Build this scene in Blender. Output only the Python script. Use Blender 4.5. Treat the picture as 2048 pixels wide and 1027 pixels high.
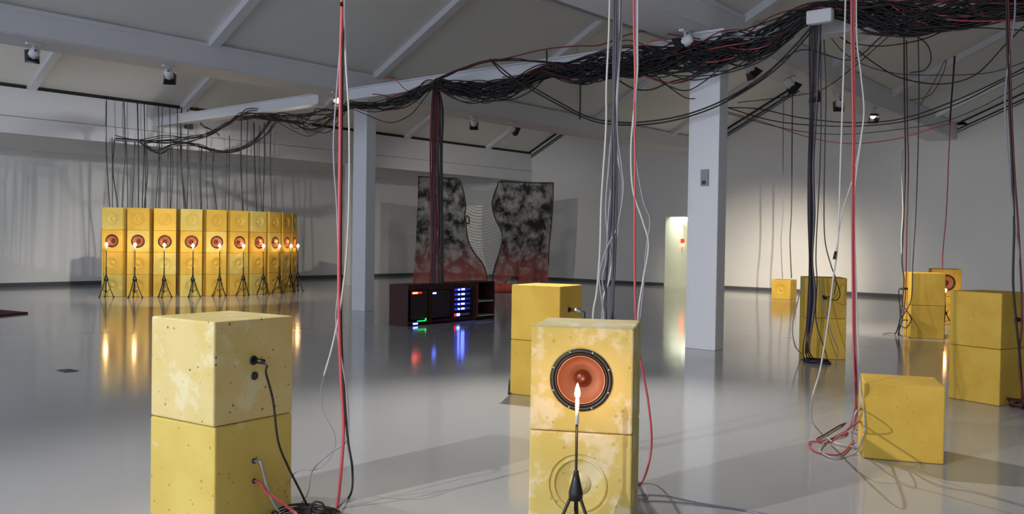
import bpy, bmesh, math, random
from mathutils import Vector, Matrix
for _o in list(bpy.data.objects): bpy.data.objects.remove(_o)
random.seed(7)
SC = bpy.context.scene
COL = SC.collection
PI = math.pi

# ------------------------------------------------------------------ camera
F, W, H, HC = 1812.94, 2048.0, 1027.0, 1.4375
CR = Vector((0.762044, 0.647352, 0.014985)); CU = Vector((-0.023603, 0.004644, 0.999711)); CF = Vector((-0.647095, 0.762177, -0.018819))
CO = Vector((0, 0, HC))
cam_d = bpy.data.cameras.new('camera'); cam = bpy.data.objects.new('camera', cam_d); COL.objects.link(cam)
cam_d.sensor_width = 36.0; cam_d.lens = F / W * 36.0; cam_d.clip_end = 200
m = Matrix((CR, CU, -CF)).transposed().to_4x4(); m.translation = CO
cam.matrix_world = m
SC.camera = cam

# ------------------------------------------------------------------ world, exposure
SC.view_settings.view_transform = 'Standard'
try: SC.view_settings.look = 'None'
except Exception: pass
SC.view_settings.gamma = 1.0
SC.view_settings.use_curve_mapping = False
SC.view_settings.exposure = 0.0
wd = bpy.data.worlds.new('world'); SC.world = wd; wd.use_nodes = True
bg = wd.node_tree.nodes['Background']; bg.inputs[0].default_value = (0.74, 0.82, 1.0, 1); bg.inputs[1].default_value = 2.6

# ------------------------------------------------------------------ lights of the gallery (spotlights on the two beams, plus added fills)
def vec(*a): return Vector(a)
LIGHTS = []
def spot(pos, aim, watts, size, blend=0.6, col=(1.0, 0.90, 0.74), r=0.05):
    d = bpy.data.lights.new('spot_lamp', 'SPOT'); o = bpy.data.objects.new('spot_lamp', d); COL.objects.link(o)
    d.energy = watts; d.spot_size = math.radians(size); d.spot_blend = blend; d.color = col; d.shadow_soft_size = r
    o.location = pos; o.rotation_euler = (Vector(aim) - Vector(pos)).to_track_quat('-Z', 'Y').to_euler()
    LIGHTS.append(o); return o
def area(pos, aim, watts, sx, sy, col=(1, 1, 1)):
    d = bpy.data.lights.new('ceiling_lamp', 'AREA'); o = bpy.data.objects.new('ceiling_lamp', d); COL.objects.link(o)
    d.shape = 'RECTANGLE'; d.size = sx; d.size_y = sy; d.energy = watts; d.color = col
    o.location = pos; o.rotation_euler = (Vector(aim) - Vector(pos)).to_track_quat('-Z', 'Y').to_euler(); return o
WARM = (1.0, 0.87, 0.68)
NEUT = (1.0, 0.96, 0.88)
spot((-14.15, 7.88, 3.86), (-20.0, 11.9, 0.6), 1200, 60, .6, (1.0, .93, .80))           # on the curved wall of cubes
spot((-14.15, 11.3, 3.86), (-22.5, 10.6, 1.6), 340, 66, .8, (0.95, 0.97, 1.0))   # curved wall and left wall
spot((-14.15, 5.72, 3.86), (-25.4, 5.0, 2.2), 380, 80, .9, (0.86, 0.92, 1.0))   # left wall
spot((-14.15, 15.41, 3.86), (-20.0, 21.8, 1.4), 550, 60, .8, NEUT)           # on the hanging nets
spot((-14.15, 16.81, 3.86), (-10.6, 24.6, 0.3), 900, 40, .9, WARM)           # lone cube at the back wall
spot((-4.6, -6.1, 5.15), (-4.0, 5.9, 0.2), 2800, 42, 1.0, NEUT)    # from behind the camera on the foreground stacks
spot((-6.25, 17.11, 3.8), (-11.9, 26.0, 0.1), 2900, 36, 1.0, WARM)
spot((-6.25, 19.09, 3.8), (-5.0, 26.0, 1.8), 120, 80, .9, NEUT)
spot((-6.25, 1.6, 4.1), (-4.2, 2.6, 1.0), 200, 30, 1.0, NEUT)  # unseen narrow spot added to brighten the top of the left foreground stack
spot((-6.25, 7.8, 4.1), (-3.6, 5.4, 0.0), 950, 86, 1.0, NEUT)    # unseen wide fill added to brighten the foreground floor
spot((-6.25, 13.02, 3.8), (-4.6, 15.8, 0.6), 1100, 44, .9, WARM)

# ------------------------------------------------------------------ unprojection helpers: picture ray met with a real plane of the room
def ray(px, py): return (CF + CR * ((px - W / 2) / F) + CU * (-(py - H / 2) / F))
def at_depth(px, py, d): return CO + ray(px, py) * d
def at_x(px, py, x): r = ray(px, py); return CO + r * (x / r.x)
def at_y(px, py, y): r = ray(px, py); return CO + r * (y / r.y)
def at_z(px, py, z=0.0): r = ray(px, py); return CO + r * ((z - HC) / r.z)
def at_plane(px, py, p, n): r = ray(px, py); return CO + r * ((Vector(p) - CO).dot(n) / r.dot(n))
def depth_of(p): return (Vector(p) - CO).dot(CF)

# ------------------------------------------------------------------ materials
def lin(c):
    out = []
    for v in c:
        v /= 255.0; out.append(v / 12.92 if v <= 0.04045 else ((v + 0.055) / 1.055) ** 2.4)
    return tuple(out) + (1.0,)
def mat(name, col, rough=0.5, metal=0.0, spec=0.5):
    m = bpy.data.materials.new(name); m.use_nodes = True
    b = m.node_tree.nodes['Principled BSDF']
    b.inputs['Base Color'].default_value = lin(col); b.inputs['Roughness'].default_value = rough
    b.inputs['Metallic'].default_value = metal; b.inputs['Specular IOR Level'].default_value = spec
    return m
def noisy(name, col, rough=0.6, scale=6.0, amt=0.06, bump=0.0, metal=0.0, detail=4.0):
    m = mat(name, col, rough, metal); nt = m.node_tree; N = nt.nodes; L = nt.links; b = N['Principled BSDF']
    tc = N.new('ShaderNodeTexCoord'); n = N.new('ShaderNodeTexNoise'); n.inputs['Scale'].default_value = scale; n.inputs['Detail'].default_value = detail
    L.new(tc.outputs['Object'], n.inputs['Vector'])
    mx = N.new('ShaderNodeMix'); mx.data_type = 'RGBA'; c = lin(col)
    mx.inputs[6].default_value = tuple(v * (1 - amt) for v in c[:3]) + (1,); mx.inputs[7].default_value = tuple(min(1, v * (1 + amt)) for v in c[:3]) + (1,)
    L.new(n.outputs['Fac'], mx.inputs[0]); L.new(mx.outputs[2], b.inputs['Base Color'])
    if bump:
        bp = N.new('ShaderNodeBump'); bp.inputs['Strength'].default_value = bump; bp.inputs['Distance'].default_value = 0.01
        L.new(n.outputs['Fac'], bp.inputs['Height']); L.new(bp.outputs[0], b.inputs['Normal'])
    return m
def emis(name, col, strength):
    m = bpy.data.materials.new(name); m.use_nodes = True; b = m.node_tree.nodes['Principled BSDF']
    b.inputs['Base Color'].default_value = lin(col); b.inputs['Emission Color'].default_value = lin(col); b.inputs['Emission Strength'].default_value = strength
    return m
def concrete(name, c1, c2, c3, pit=0.5, pale=0.56):
    """yellow pigmented concrete: two tones of pigment, pale lime bloom, small air pits"""
    m = mat(name, c1, 0.72); nt = m.node_tree; N = nt.nodes; L = nt.links; b = N['Principled BSDF']
    b.inputs['Specular IOR Level'].default_value = 0.3
    tc = N.new('ShaderNodeTexCoord'); oi = N.new('ShaderNodeObjectInfo'); ad = N.new('ShaderNodeVectorMath'); ad.operation = 'MULTIPLY_ADD'
    ad.inputs[1].default_value = (31.0, 17.0, 23.0)
    L.new(oi.outputs['Random'], ad.inputs[0]); L.new(tc.outputs['Object'], ad.inputs[2])
    def noise(scale, det, rgh=0.55):
        n = N.new('ShaderNodeTexNoise'); n.inputs['Scale'].default_value = scale; n.inputs['Detail'].default_value = det; n.inputs['Roughness'].default_value = rgh
        L.new(ad.outputs[0], n.inputs['Vector']); return n
    def ramp(src, a, b2, va=0.0, vb=1.0):
        r = N.new('ShaderNodeMapRange'); r.inputs[1].default_value = a; r.inputs[2].default_value = b2; r.inputs[3].default_value = va; r.inputs[4].default_value = vb
        r.interpolation_type = 'SMOOTHSTEP'; L.new(src, r.inputs[0]); return r.outputs[0]
    def mix(f, a, bcol):
        x = N.new('ShaderNodeMix'); x.data_type = 'RGBA'; L.new(f, x.inputs[0])
        for s, v in ((x.inputs[6], a), (x.inputs[7], bcol)):
            if isinstance(v, tuple): s.default_value = v
            else: L.new(v, s)
        return x.outputs[2]
    n1 = noise(3.2, 6); n2 = noise(4.6, 8, 0.62); n3 = noise(60, 3)
    base = mix(ramp(n1.outputs['Fac'], 0.35, 0.65), lin(c1), lin(c2))
    base = mix(ramp(n2.outputs['Fac'], pale, pale + 0.10, 0.0, 0.8), base, lin(c3))
    tone = N.new('ShaderNodeMapRange'); tone.inputs[3].default_value = 0.86; tone.inputs[4].default_value = 1.06; L.new(oi.outputs['Random'], tone.inputs[0])
    hv = N.new('ShaderNodeHueSaturation'); L.new(tone.outputs[0], hv.inputs['Value']); L.new(base, hv.inputs['Color'])
    v = N.new('ShaderNodeTexVoronoi'); v.inputs['Scale'].default_value = 22; L.new(ad.outputs[0], v.inputs['Vector'])
    pits = ramp(v.outputs['Distance'], 0.08, 0.20, 1.0, 0.0)
    n4 = noise(9, 2); gate = ramp(n4.outputs['Fac'], 0.44, 0.56)
    mu = N.new('ShaderNodeMath'); mu.operation = 'MULTIPLY'; L.new(pits, mu.inputs[0]); L.new(gate, mu.inputs[1])
    mu2 = N.new('ShaderNodeMath'); mu2.operation = 'MULTIPLY'; mu2.inputs[1].default_value = pit; L.new(mu.outputs[0], mu2.inputs[0])
    col = mix(mu2.outputs[0], hv.outputs[0], lin(tuple(int(x * .45) for x in c1)))
    L.new(col, b.inputs['Base Color'])
    sm = N.new('ShaderNodeMath'); sm.operation = 'MULTIPLY_ADD'; L.new(mu.outputs[0], sm.inputs[0]); sm.inputs[1].default_value = -2.0; L.new(n3.outputs['Fac'], sm.inputs[2])
    bp = N.new('ShaderNodeBump'); bp.inputs['Strength'].default_value = 0.35; bp.inputs['Distance'].default_value = 0.006
    L.new(sm.outputs[0], bp.inputs['Height']); L.new(bp.outputs[0], b.inputs['Normal'])
    return m

M = {}
M['wall'] = noisy('wall_paint', (236, 235, 232), 0.8, 1.5, 0.03)
M['ceiling'] = noisy('ceiling_board', (236, 236, 230), 0.9, 1.0, 0.04)
M['steel'] = noisy('white_painted_steel', (222, 223, 226), 0.55, 2.0, 0.03)
M['gap'] = mat('gap_shade', (46, 46, 44), 0.9)  # dark colour stands in for the shade inside the gaps
M['base'] = mat('baseboard_grey', (84, 86, 90), 0.6)
M['black'] = mat('black_plastic', (18, 18, 20), 0.4)
M['rubber'] = mat('black_rubber', (30, 24, 30), 0.45)
M['cable_black'] = mat('black_cable', (14, 12, 14), 0.45)
M['cable_grey'] = mat('grey_cable', (140, 138, 148), 0.45)
M['cable_dark'] = mat('dark_grey_cable', (62, 60, 70), 0.5)
M['cable_white'] = mat('white_cable', (186, 184, 180), 0.45)
M['cable_red'] = mat('red_cable', (190, 78, 84), 0.45)
M['cable_maroon'] = mat('maroon_cable', (104, 26, 34), 0.45)
M['cable_purple'] = mat('purple_cable', (70, 46, 84), 0.45)
M['copper'] = noisy('copper_paper_cone', (172, 112, 86), 0.30, 40.0, 0.06, 0.0, 0.35)
M['copper_dark'] = mat('dull_copper', (104, 48, 30), 0.35, 0.6)
M['chrome'] = mat('chrome', (190, 190, 195), 0.15, 1.0)
M['candle'] = mat('candle_sleeve', (225, 218, 205), 0.5)
M['flame'] = emis('candle_flame', (255, 206, 140), 60)
M['rack'] = noisy('dark_brown_case', (60, 22, 12), 0.65, 8.0, 0.15)
M['rack_in'] = mat('rack_interior', (22, 14, 16), 0.7)
M['amp'] = mat('amplifier_front', (42, 34, 44), 0.4, 0.3)
M['paper'] = mat('white_shelf', (200, 200, 195), 0.6)
M['led_red'] = emis('red_led', (255, 20, 14), 5)
M['led_white'] = emis('white_blue_led', (92, 112, 255), 14)
M['led_blue'] = emis('blue_led', (24, 40, 255), 3)
M['glow'] = emis('blue_led_glow', (20, 26, 120), 1.6)  # emission put in for the blue glow around the LEDs
M['led_green'] = emis('green_led', (20, 220, 90), 3)
M['lens'] = emis('spot_lens', (255, 240, 220), 5)
M['cream'] = mat('corridor_wall', (222, 222, 205), 0.7)
M['tube'] = emis('lit_panel', (250, 255, 240), 5)
M['alarm'] = emis('red_alarm_lens', (220, 40, 30), 1.0)
M['mat'] = noisy('maroon_mat', (84, 22, 30), 0.9, 30.0, 0.2)
M['orange'] = noisy('orange_net', (206, 92, 66), 0.8, 25.0, 0.3, 0.5)
YA = concrete('pale_yellow_concrete', (206, 188, 130), (200, 180, 112), (214, 204, 166), 0.9, 0.52)
YB = concrete('yellow_concrete', (208, 186, 100), (200, 176, 88), (216, 204, 148), 0.5, 0.60)
YC = concrete('deep_yellow_concrete', (218, 180, 76), (208, 168, 66), (222, 194, 110), 0.14, 0.64)
YD = concrete('lime_bloomed_concrete', (204, 184, 112), (194, 174, 92), (218, 206, 170), 0.3, 0.50)

# floor: grey poured resin with a satin gloss
def floor_mat():
    m = mat('resin_floor', (150, 151, 149), 0.12, 0.0, 0.8); nt = m.node_tree; N = nt.nodes; L = nt.links; b = N['Principled BSDF']
    tc = N.new('ShaderNodeTexCoord'); n = N.new('ShaderNodeTexNoise'); n.inputs['Scale'].default_value = 0.35; n.inputs['Detail'].default_value = 5
    L.new(tc.outputs['Object'], n.inputs['Vector'])
    mr = N.new('ShaderNodeMapRange'); mr.inputs[3].default_value = 0.08; mr.inputs[4].default_value = 0.13; L.new(n.outputs['Fac'], mr.inputs[0]); L.new(mr.outputs[0], b.inputs['Roughness'])
    mx = N.new('ShaderNodeMix'); mx.data_type = 'RGBA'; mx.inputs[6].default_value = lin((172, 172, 173)); mx.inputs[7].default_value = lin((184, 184, 185))
    L.new(n.outputs['Fac'], mx.inputs[0]); L.new(mx.outputs[2], b.inputs['Base Color'])
    n2 = N.new('ShaderNodeTexNoise'); n2.inputs['Scale'].default_value = 5; n2.inputs['Detail'].default_value = 2; L.new(tc.outputs['Object'], n2.inputs['Vector'])
    bp = N.new('ShaderNodeBump'); bp.inputs['Strength'].default_value = 0.05; bp.inputs['Distance'].default_value = 0.01
    L.new(n2.outputs['Fac'], bp.inputs['Height']); L.new(bp.outputs[0], b.inputs['Normal'])
    return m
M['floor'] = floor_mat()

def gauze(name, ca, cb, cc, red_z=0.0):
    """woven net dyed in dark patches, red towards the hem; open weave lets light through"""
    m = bpy.data.materials.new(name); m.use_nodes = True; nt = m.node_tree; N = nt.nodes; L = nt.links; b = N['Principled BSDF']
    b.inputs['Roughness'].default_value = 0.9; b.inputs['Specular IOR Level'].default_value = 0.1
    tc = N.new('ShaderNodeTexCoord'); n = N.new('ShaderNodeTexNoise'); n.inputs['Scale'].default_value = 3.4; n.inputs['Detail'].default_value = 8; n.inputs['Roughness'].default_value = 0.65
    L.new(tc.outputs['Object'], n.inputs['Vector'])
    cr = N.new('ShaderNodeValToRGB'); cr.color_ramp.elements[0].position = 0.45; cr.color_ramp.elements[0].color = lin(ca); cr.color_ramp.elements[1].position = 0.60; cr.color_ramp.elements[1].color = lin(cb)
    L.new(n.outputs['Fac'], cr.inputs[0])
    sx = N.new('ShaderNodeSeparateXYZ'); L.new(tc.outputs['Object'], sx.inputs[0])
    ad = N.new('ShaderNodeMath'); ad.operation = 'MULTIPLY_ADD'; L.new(n.outputs['Fac'], ad.inputs[0]); ad.inputs[1].default_value = 0.7; L.new(sx.outputs[2], ad.inputs[2])
    mr = N.new('ShaderNodeMapRange'); mr.inputs[1].default_value = red_z - 0.5; mr.inputs[2].default_value = red_z + 0.9; mr.inputs[3].default_value = 0.8; mr.inputs[4].default_value = 0.0; L.new(ad.outputs[0], mr.inputs[0])
    mx = N.new('ShaderNodeMix'); mx.data_type = 'RGBA'; L.new(mr.outputs[0], mx.inputs[0]); L.new(cr.outputs[0], mx.inputs[6]); mx.inputs[7].default_value = lin(cc); L.new(mx.outputs[2], b.inputs['Base Color'])
    al = N.new('ShaderNodeMapRange'); al.inputs[1].default_value = 0.4; al.inputs[2].default_value = 0.62; al.inputs[3].default_value = 0.95; al.inputs[4].default_value = 0.55; L.new(n.outputs['Fac'], al.inputs[0]); L.new(al.outputs[0], b.inputs['Alpha'])
    return m
M['net'] = gauze('dyed_net', (20, 19, 19), (120, 118, 112), (158, 82, 74), 0.80)
M['thread'] = mat('net_thread', (120, 116, 110), 0.8)
M['hem'] = mat('dark_hem', (24, 20, 20), 0.8)
def veil():
    m = mat('white_veil', (222, 220, 212), 0.9, 0, 0.1); m.node_tree.nodes['Principled BSDF'].inputs['Alpha'].default_value = 0.45; return m
M['veil'] = veil()

# ------------------------------------------------------------------ mesh helpers
def tag(o, label=None, cat=None, group=None, kind=None):
    if label: o['label'] = label
    if cat: o['category'] = cat
    if group: o['group'] = group
    if kind: o['kind'] = kind
    return o
def mesh_obj(name, verts, faces, mt, parent=None, smooth=False, loc=None):
    me = bpy.data.meshes.new(name); me.from_pydata([tuple(v) for v in verts], [], faces)
    if smooth: me.polygons.foreach_set('use_smooth', [True] * len(me.polygons))
    me.materials.append(mt); me.update()
    o = bpy.data.objects.new(name, me); COL.objects.link(o)
    if parent is not None: o.parent = parent
    if loc is not None: o.location = loc
    return o
def empty(name, loc=(0, 0, 0), rz=0.0):
    o = bpy.data.objects.new(name, None); COL.objects.link(o); o.location = loc; o.rotation_euler = (0, 0, rz); return o
BOXF = [(0, 3, 2, 1), (4, 5, 6, 7), (0, 1, 5, 4), (1, 2, 6, 5), (2, 3, 7, 6), (3, 0, 4, 7)]
def boxv(x0, x1, y0, y1, z0, z1): return [(x0, y0, z0), (x1, y0, z0), (x1, y1, z0), (x0, y1, z0), (x0, y0, z1), (x1, y0, z1), (x1, y1, z1), (x0, y1, z1)]
def box(name, x0, x1, y0, y1, z0, z1, mt, parent=None, bev=0.0):
    if not bev: return mesh_obj(name, boxv(x0, x1, y0, y1, z0, z1), BOXF, mt, parent)
    bm = bmesh.new(); vs = [bm.verts.new(v) for v in boxv(x0, x1, y0, y1, z0, z1)]
    for f in BOXF: bm.faces.new([vs[i] for i in f])
    bmesh.ops.bevel(bm, geom=list(bm.edges), offset=bev, segments=2, affect='EDGES', profile=0.6)
    me = bpy.data.meshes.new(name); bm.to_mesh(me); bm.free(); me.materials.append(mt)
    o = bpy.data.objects.new(name, me); COL.objects.link(o)
    if parent is not None: o.parent = parent
    return o
def prism8(name, v, mt, parent=None): return mesh_obj(name, v, BOXF, mt, parent)
def lathe(name, prof, mt, parent=None, n=40, axis='Y', loc=None, close=False, cap=True):
    """prof: (radius, offset along axis); axis Y points away from the viewer of the front face"""
    V = []; Fc = []
    for r, h in prof:
        for i in range(n):
            a = 2 * PI * i / n; c, s = r * math.cos(a), r * math.sin(a)
            V.append((c, h, s) if axis == 'Y' else (c, s, h))
    for k in range(len(prof) - 1):
        for i in range(n):
            j = (i + 1) % n; Fc.append((k * n + i, k * n + j, (k + 1) * n + j, (k + 1) * n + i) if axis != 'Y' else (k * n + j, k * n + i, (k + 1) * n + i, (k + 1) * n + j))
    if cap: Fc.append(tuple(range(len(V) - n, len(V))) if axis != 'Y' else tuple(reversed(range(len(V) - n, len(V)))))
    if close: Fc.append(tuple(reversed(range(n))))
    return mesh_obj(name, V, Fc, mt, parent, smooth=True, loc=loc)
def catmull(P, per):
    P = [Vector(p) for p in P]; out = []; n = len(P)
    for i in range(n - 1):
        p0 = P[max(i - 1, 0)]; p1 = P[i]; p2 = P[i + 1]; p3 = P[min(i + 2, n - 1)]
        for k in range(per):
            t = k / per; t2 = t * t; t3 = t2 * t
            out.append(0.5 * ((2 * p1) + (p2 - p0) * t + (2 * p0 - 5 * p1 + 4 * p2 - p3) * t2 + (3 * p1 - p0 - 3 * p2 + p3) * t3))
    out.append(P[-1]); return out
def tube_data(path, r, sides=5):
    V = []; Fc = []; n = len(path); up = Vector((0, 0, 1)); prev = None
    for i, p in enumerate(path):
        t = (path[min(i + 1, n - 1)] - path[max(i - 1, 0)])
        if t.length < 1e-9: t = Vector((0, 0, 1))
        t.normalize()
        if prev is None:
            ref = up if abs(t.z) < 0.9 else Vector((1, 0, 0)); a = t.cross(ref).normalized()
        else:
            a = (prev - t * prev.dot(t))
            a = a.normalized() if a.length > 1e-6 else t.orthogonal().normalized()
        prev = a; b = t.cross(a)
        for k in range(sides):
            an = 2 * PI * k / sides; V.append(p + a * (r * math.cos(an)) + b * (r * math.sin(an)))
    for i in range(n - 1):
        for k in range(sides):
            j = (k + 1) % sides; Fc.append((i * sides + k, i * sides + j, (i + 1) * sides + j, (i + 1) * sides + k))
    Fc.append(tuple(reversed(range(sides)))); Fc.append(tuple(range((n - 1) * sides, n * sides)))
    return V, Fc
def tube(name, pts, r, mt, parent=None, per=6, sides=5):
    path = catmull(pts, per) if per > 1 else [Vector(p) for p in pts]
    V, Fc = tube_data(path, r, sides); return mesh_obj(name, V, Fc, mt, parent, smooth=True)
def cable(pts, r, mt, label, group=None, per=6, sides=6, name='hanging_cable'):
    o = tube(name, pts, r, mt, None, per, sides); tag(o, label, 'cable', group); return o

# ================================================================== ROOM
LWX, FAX, RWY = -25.48, -21.2, 26.02       # aisle wall, fascia over the aisle, gable end wall
V0, V1, V2, V3, V4 = -21.2, -13.95, -5.9, 2.1, 10.1
YB0, XR = -9.0, 10.1
ZV, SL, ZB = 4.66, 0.52, 4.27
v2x = lambda y: V2 - max(0.0, y - 11.0) * 0.052
tag(box('floor', LWX - .2, XR, YB0, 31, -0.2, 0, M['floor']), kind='structure')
tag(box('wall_left', LWX - 0.3, LWX, YB0, RWY, 0, 3.66, M['wall']), kind='structure')
tag(box('wall_right', XR, XR + .2, YB0, 31, 0, 5.0, M['wall']), kind='structure')
tag(box('baseboard_left', LWX, LWX + 0.03, YB0, RWY, 0, 0.11, M['base']), kind='structure')
# end wall: two pieces either side of the corridor opening, one above, and the gable zigzag
DX0, DX1, DZ = -15.5, -13.75, 2.275
we = tag(empty('wall_back'), kind='structure')
box('wall_panel', LWX - .3, DX0, RWY, RWY + .3, 0, DZ, M['wall'], we)
box('wall_panel', DX1, XR, RWY, RWY + .3, 0, DZ, M['wall'], we)
box('wall_panel', LWX - .3, XR, RWY, RWY + .3, DZ, ZV, M['wall'], we)
for a, b in ((V0, V1), (V1, V2 - .75), (V2 - .75, V3), (V3, V4)):
    mx = (a + b) / 2; zr = ZV + SL * (b - a) / 2
    a -= .3; b += .3
    mesh_obj('gable_panel', [(a, RWY, ZV), (b, RWY, ZV), (mx, RWY, zr + .3), (a, RWY + .3, ZV), (b, RWY + .3, ZV), (mx, RWY + .3, zr + .3)],
             [(0, 1, 2), (3, 5, 4), (0, 3, 4, 1), (1, 4, 5, 2), (2, 5, 3, 0)], M['wall'], we)
tag(box('baseboard_back', LWX, DX0, RWY - .03, RWY, 0, 0.10, M['base']), kind='structure')
tag(box('baseboard_back', DX1, XR, RWY - .03, RWY, 0, 0.10, M['base']), kind='structure')
# aisle: low soffit and the fascia over it
tag(box('trim_1', LWX, FAX - .25, YB0, RWY, 3.62, 3.75, M['wall']), kind='structure')
fa = tag(empty('trim_2'), kind='structure')
box('fascia_board', FAX - .25, FAX, YB0, RWY, 3.98, 4.56, M['steel'], fa)
box('fascia_board', FAX - .25, FAX + .03, YB0, RWY, 3.60, 3.965, M['steel'], fa)
box('shadow_joint', FAX - .24, FAX - .03, YB0, RWY, 3.96, 3.99, M['base'], fa)
box('shadow_gap_strip', FAX - .24, FAX - .04, YB0, RWY, 4.56, 4.70, M['gap'], fa)  # solid strip, its dark colour is the shade of the recess
box('cover_strip', FAX - .04, FAX + .02, YB0, RWY, 4.56, 4.60, M['steel'], fa)
# columns
def column(x0, x1, y0, y1, z1, label):
    c = tag(empty('column', ((x0 + x1) / 2, y0, 0)), label, 'column', kind='structure')
    o = box('shaft', x0, x1, y0, y1, 0, z1, M['steel'], None, 0.012); s = box('flange', x0 - .05, x0, y0 + .03, y1, 0, z1, M['steel'], None, 0.006)
    h = box('head_plate', x0 - .08, x1 + .06, y0 - .04, y1 + .06, z1 - .03, z1, M['steel'])
    for q in (o, s, h):
        q.parent = c; q.matrix_parent_inverse = Matrix.Translation(c.location).inverted()
column(-14.0, -13.62, 11.62, 11.86, 4.27, 'white square steel column under the left beam where the cables cross')
column(-6.15, -5.73, 10.96, 11.2, 4.27, 'white square steel column under the right beam, nearest column to the camera')
column(-21.25, -20.98, 17.32, 17.5, 3.62, 'slim white column under the fascia behind the left steel column')
# beams
def beam(n, xa, xb, y0, y1, z0, z1, fx=None):
    fx = fx or (lambda y: 0.0); b = tag(empty('trim_%d' % n), kind='structure')
    def seg(nm, x0, x1, za, zb, mt):
        ys = [y0, 11.0, y1]
        for i in range(2):
            a, c = ys[i], ys[i + 1]; da, dc = fx(a), fx(c)
            prism8(nm, [(x0 + da, a, za), (x1 + da, a, za), (x1 + dc, c, za), (x0 + dc, c, za), (x0 + da, a, zb), (x1 + da, a, zb), (x1 + dc, c, zb), (x0 + dc, c, zb)], mt, b)
    seg('beam_box', xa, xb, z0 + .02, z1, M['steel']); seg('soffit_board', xa + .03, xb - .03, z0, z0 + .02, M['steel'])
    seg('cover_strip', xb - .10, xb + .012, z1, z1 + .07, M['steel']); seg('shadow_gap_strip', xa, xb - .10, z1, z1 + .13, M['gap'])  # dark strip on the beam top is painted shade of the open slot
    return b
beam(3, -14.78, -13.86, YB0, RWY, 4.27, 4.60)
beam(4, -6.62, -5.86, YB0, RWY, 4.27, 4.60, lambda y: v2x(y) - V2)
beam(5, V3 - .4, V3 + .4, YB0, RWY, 4.27, 4.60)
# cross beam carrying the cables, along the line of the columns
cb = tag(empty('trim_6'), kind='structure')
for x0, x1 in ((FAX, -14.78), (-13.86, -6.65), (-5.85, V3 - .4)):
    box('beam_box', x0, x1, 11.34, 11.50, 4.10, 4.30, M['steel'], cb); box('flange', x0, x1, 11.29, 11.55, 4.29, 4.31, M['steel'], cb); box('flange', x0, x1, 11.29, 11.55, 4.09, 4.105, M['steel'], cb)
ja, jc = at_y(1612, 50, 10.62), at_y(1664, 14, 10.62)
jb = box('junction_box', ja.x, jc.x, 10.60, 10.72, ja.z, jc.z, M['steel'], None, 0.03)
box('hanger_arm', ja.x + .1, ja.x + .16, 10.70, 11.32, jc.z - .06, jc.z - .02, M['steel'], jb)
tag(jb, 'white metal junction box on the cross beam amid the black cables', 'box')
# ceiling: pitched bays, boards between rafters
ce = tag(empty('ceiling'), kind='structure')
RY = [0.84 - 3.8 * 2, 0.84 - 3.8, 0.84, 4.64, 8.44, 12.1, 15.9, 19.75, 23.6]
def slope(xa, xb, za, zb, fa_=None, fb_=None):
    """one roof slope from xa (low) to xb (high)"""
    fa_ = fa_ or (lambda y: xa); fb_ = fb_ or (lambda y: xb)
    ys = [YB0] + RY[1:] + [RWY - .12]
    up = 0.06
    for i in range(len(ys) - 1):
        a, b = ys[i], ys[i + 1]
        P = [(fa_(a), a, za), (fb_(a), a, zb), (fb_(b), b, zb), (fa_(b), b, za)]
        prism8('ceiling_panel', P + [(x, y, z + up) for x, y, z in P], M['ceiling'], ce)
    for y in RY[1:]:
        P = [(fa_(y), y - .09, za - .13), (fb_(y), y - .09, zb - .13), (fb_(y), y + .09, zb - .13), (fa_(y), y + .09, za - .13)]
        prism8('rafter', P + [(x, yy, z + .129) for x, yy, z in P], M['steel'], ce)
    # dark strip coloured as the shaded gap along the gable wall with a thin rail below it
    for y0, y1, dz0, dz1, mt in ((RWY - .12, RWY + .02, -.02, .40, M['gap']), (RWY - .05, RWY - .001, -.17, -.14, M['gap']), (RWY - .05, RWY - .001, -.24, -.22, M['base'])):
        P = [(fa_(y0), y0, za + dz0), (fb_(y0), y0, zb + dz0), (fb_(y1), y1, zb + dz0), (fa_(y1), y1, za + dz0)]
        prism8('shadow_gap_strip', P + [(x, y, z + dz1 - dz0) for x, y, z in P], mt, ce)
def mid(a, b): return (a + b) / 2
R1, R2, R3, R4 = mid(V0, V1 - .5), mid(V1, V2), mid(V2, V3), mid(V3, V4)
Z = lambda a, b: ZV + SL * abs(b - a)
slope(V0 - .1, R1, ZV, Z(V0, R1)); slope(V1 - .85, R1, ZV, Z(V0, R1))
slope(V1 - .05, R2, ZV, Z(V1, R2)); slope(V2 - .7, R2, ZV, Z(V1, R2), lambda y: v2x(y) - .7)
slope(V2 - .05, R3, ZV, Z(V2, R3), lambda y: v2x(y) - .05); slope(V3 - .3, R3, ZV, Z(V2, R3))
slope(V3 + .3, R4, ZV, Z(V3, R4)); slope(V4, R4, ZV, Z(V3, R4))
# purlins high on each slope
for xa, zr in ((R1 - 1.1, Z(V0, R1)), (R2 - 1.1, Z(V1, R2)), (R3 - 1.1, Z(V2, R3))):
    z = zr - SL * 1.1 - .12
    box('purlin', xa, xa + .12, YB0, RWY - .1, z, z + .12, M['steel'], ce); box('shadow_gap_strip', xa + .12, xa + .3, YB0, RWY - .1, z + .06, z + .12, M['gap'], ce)
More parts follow.
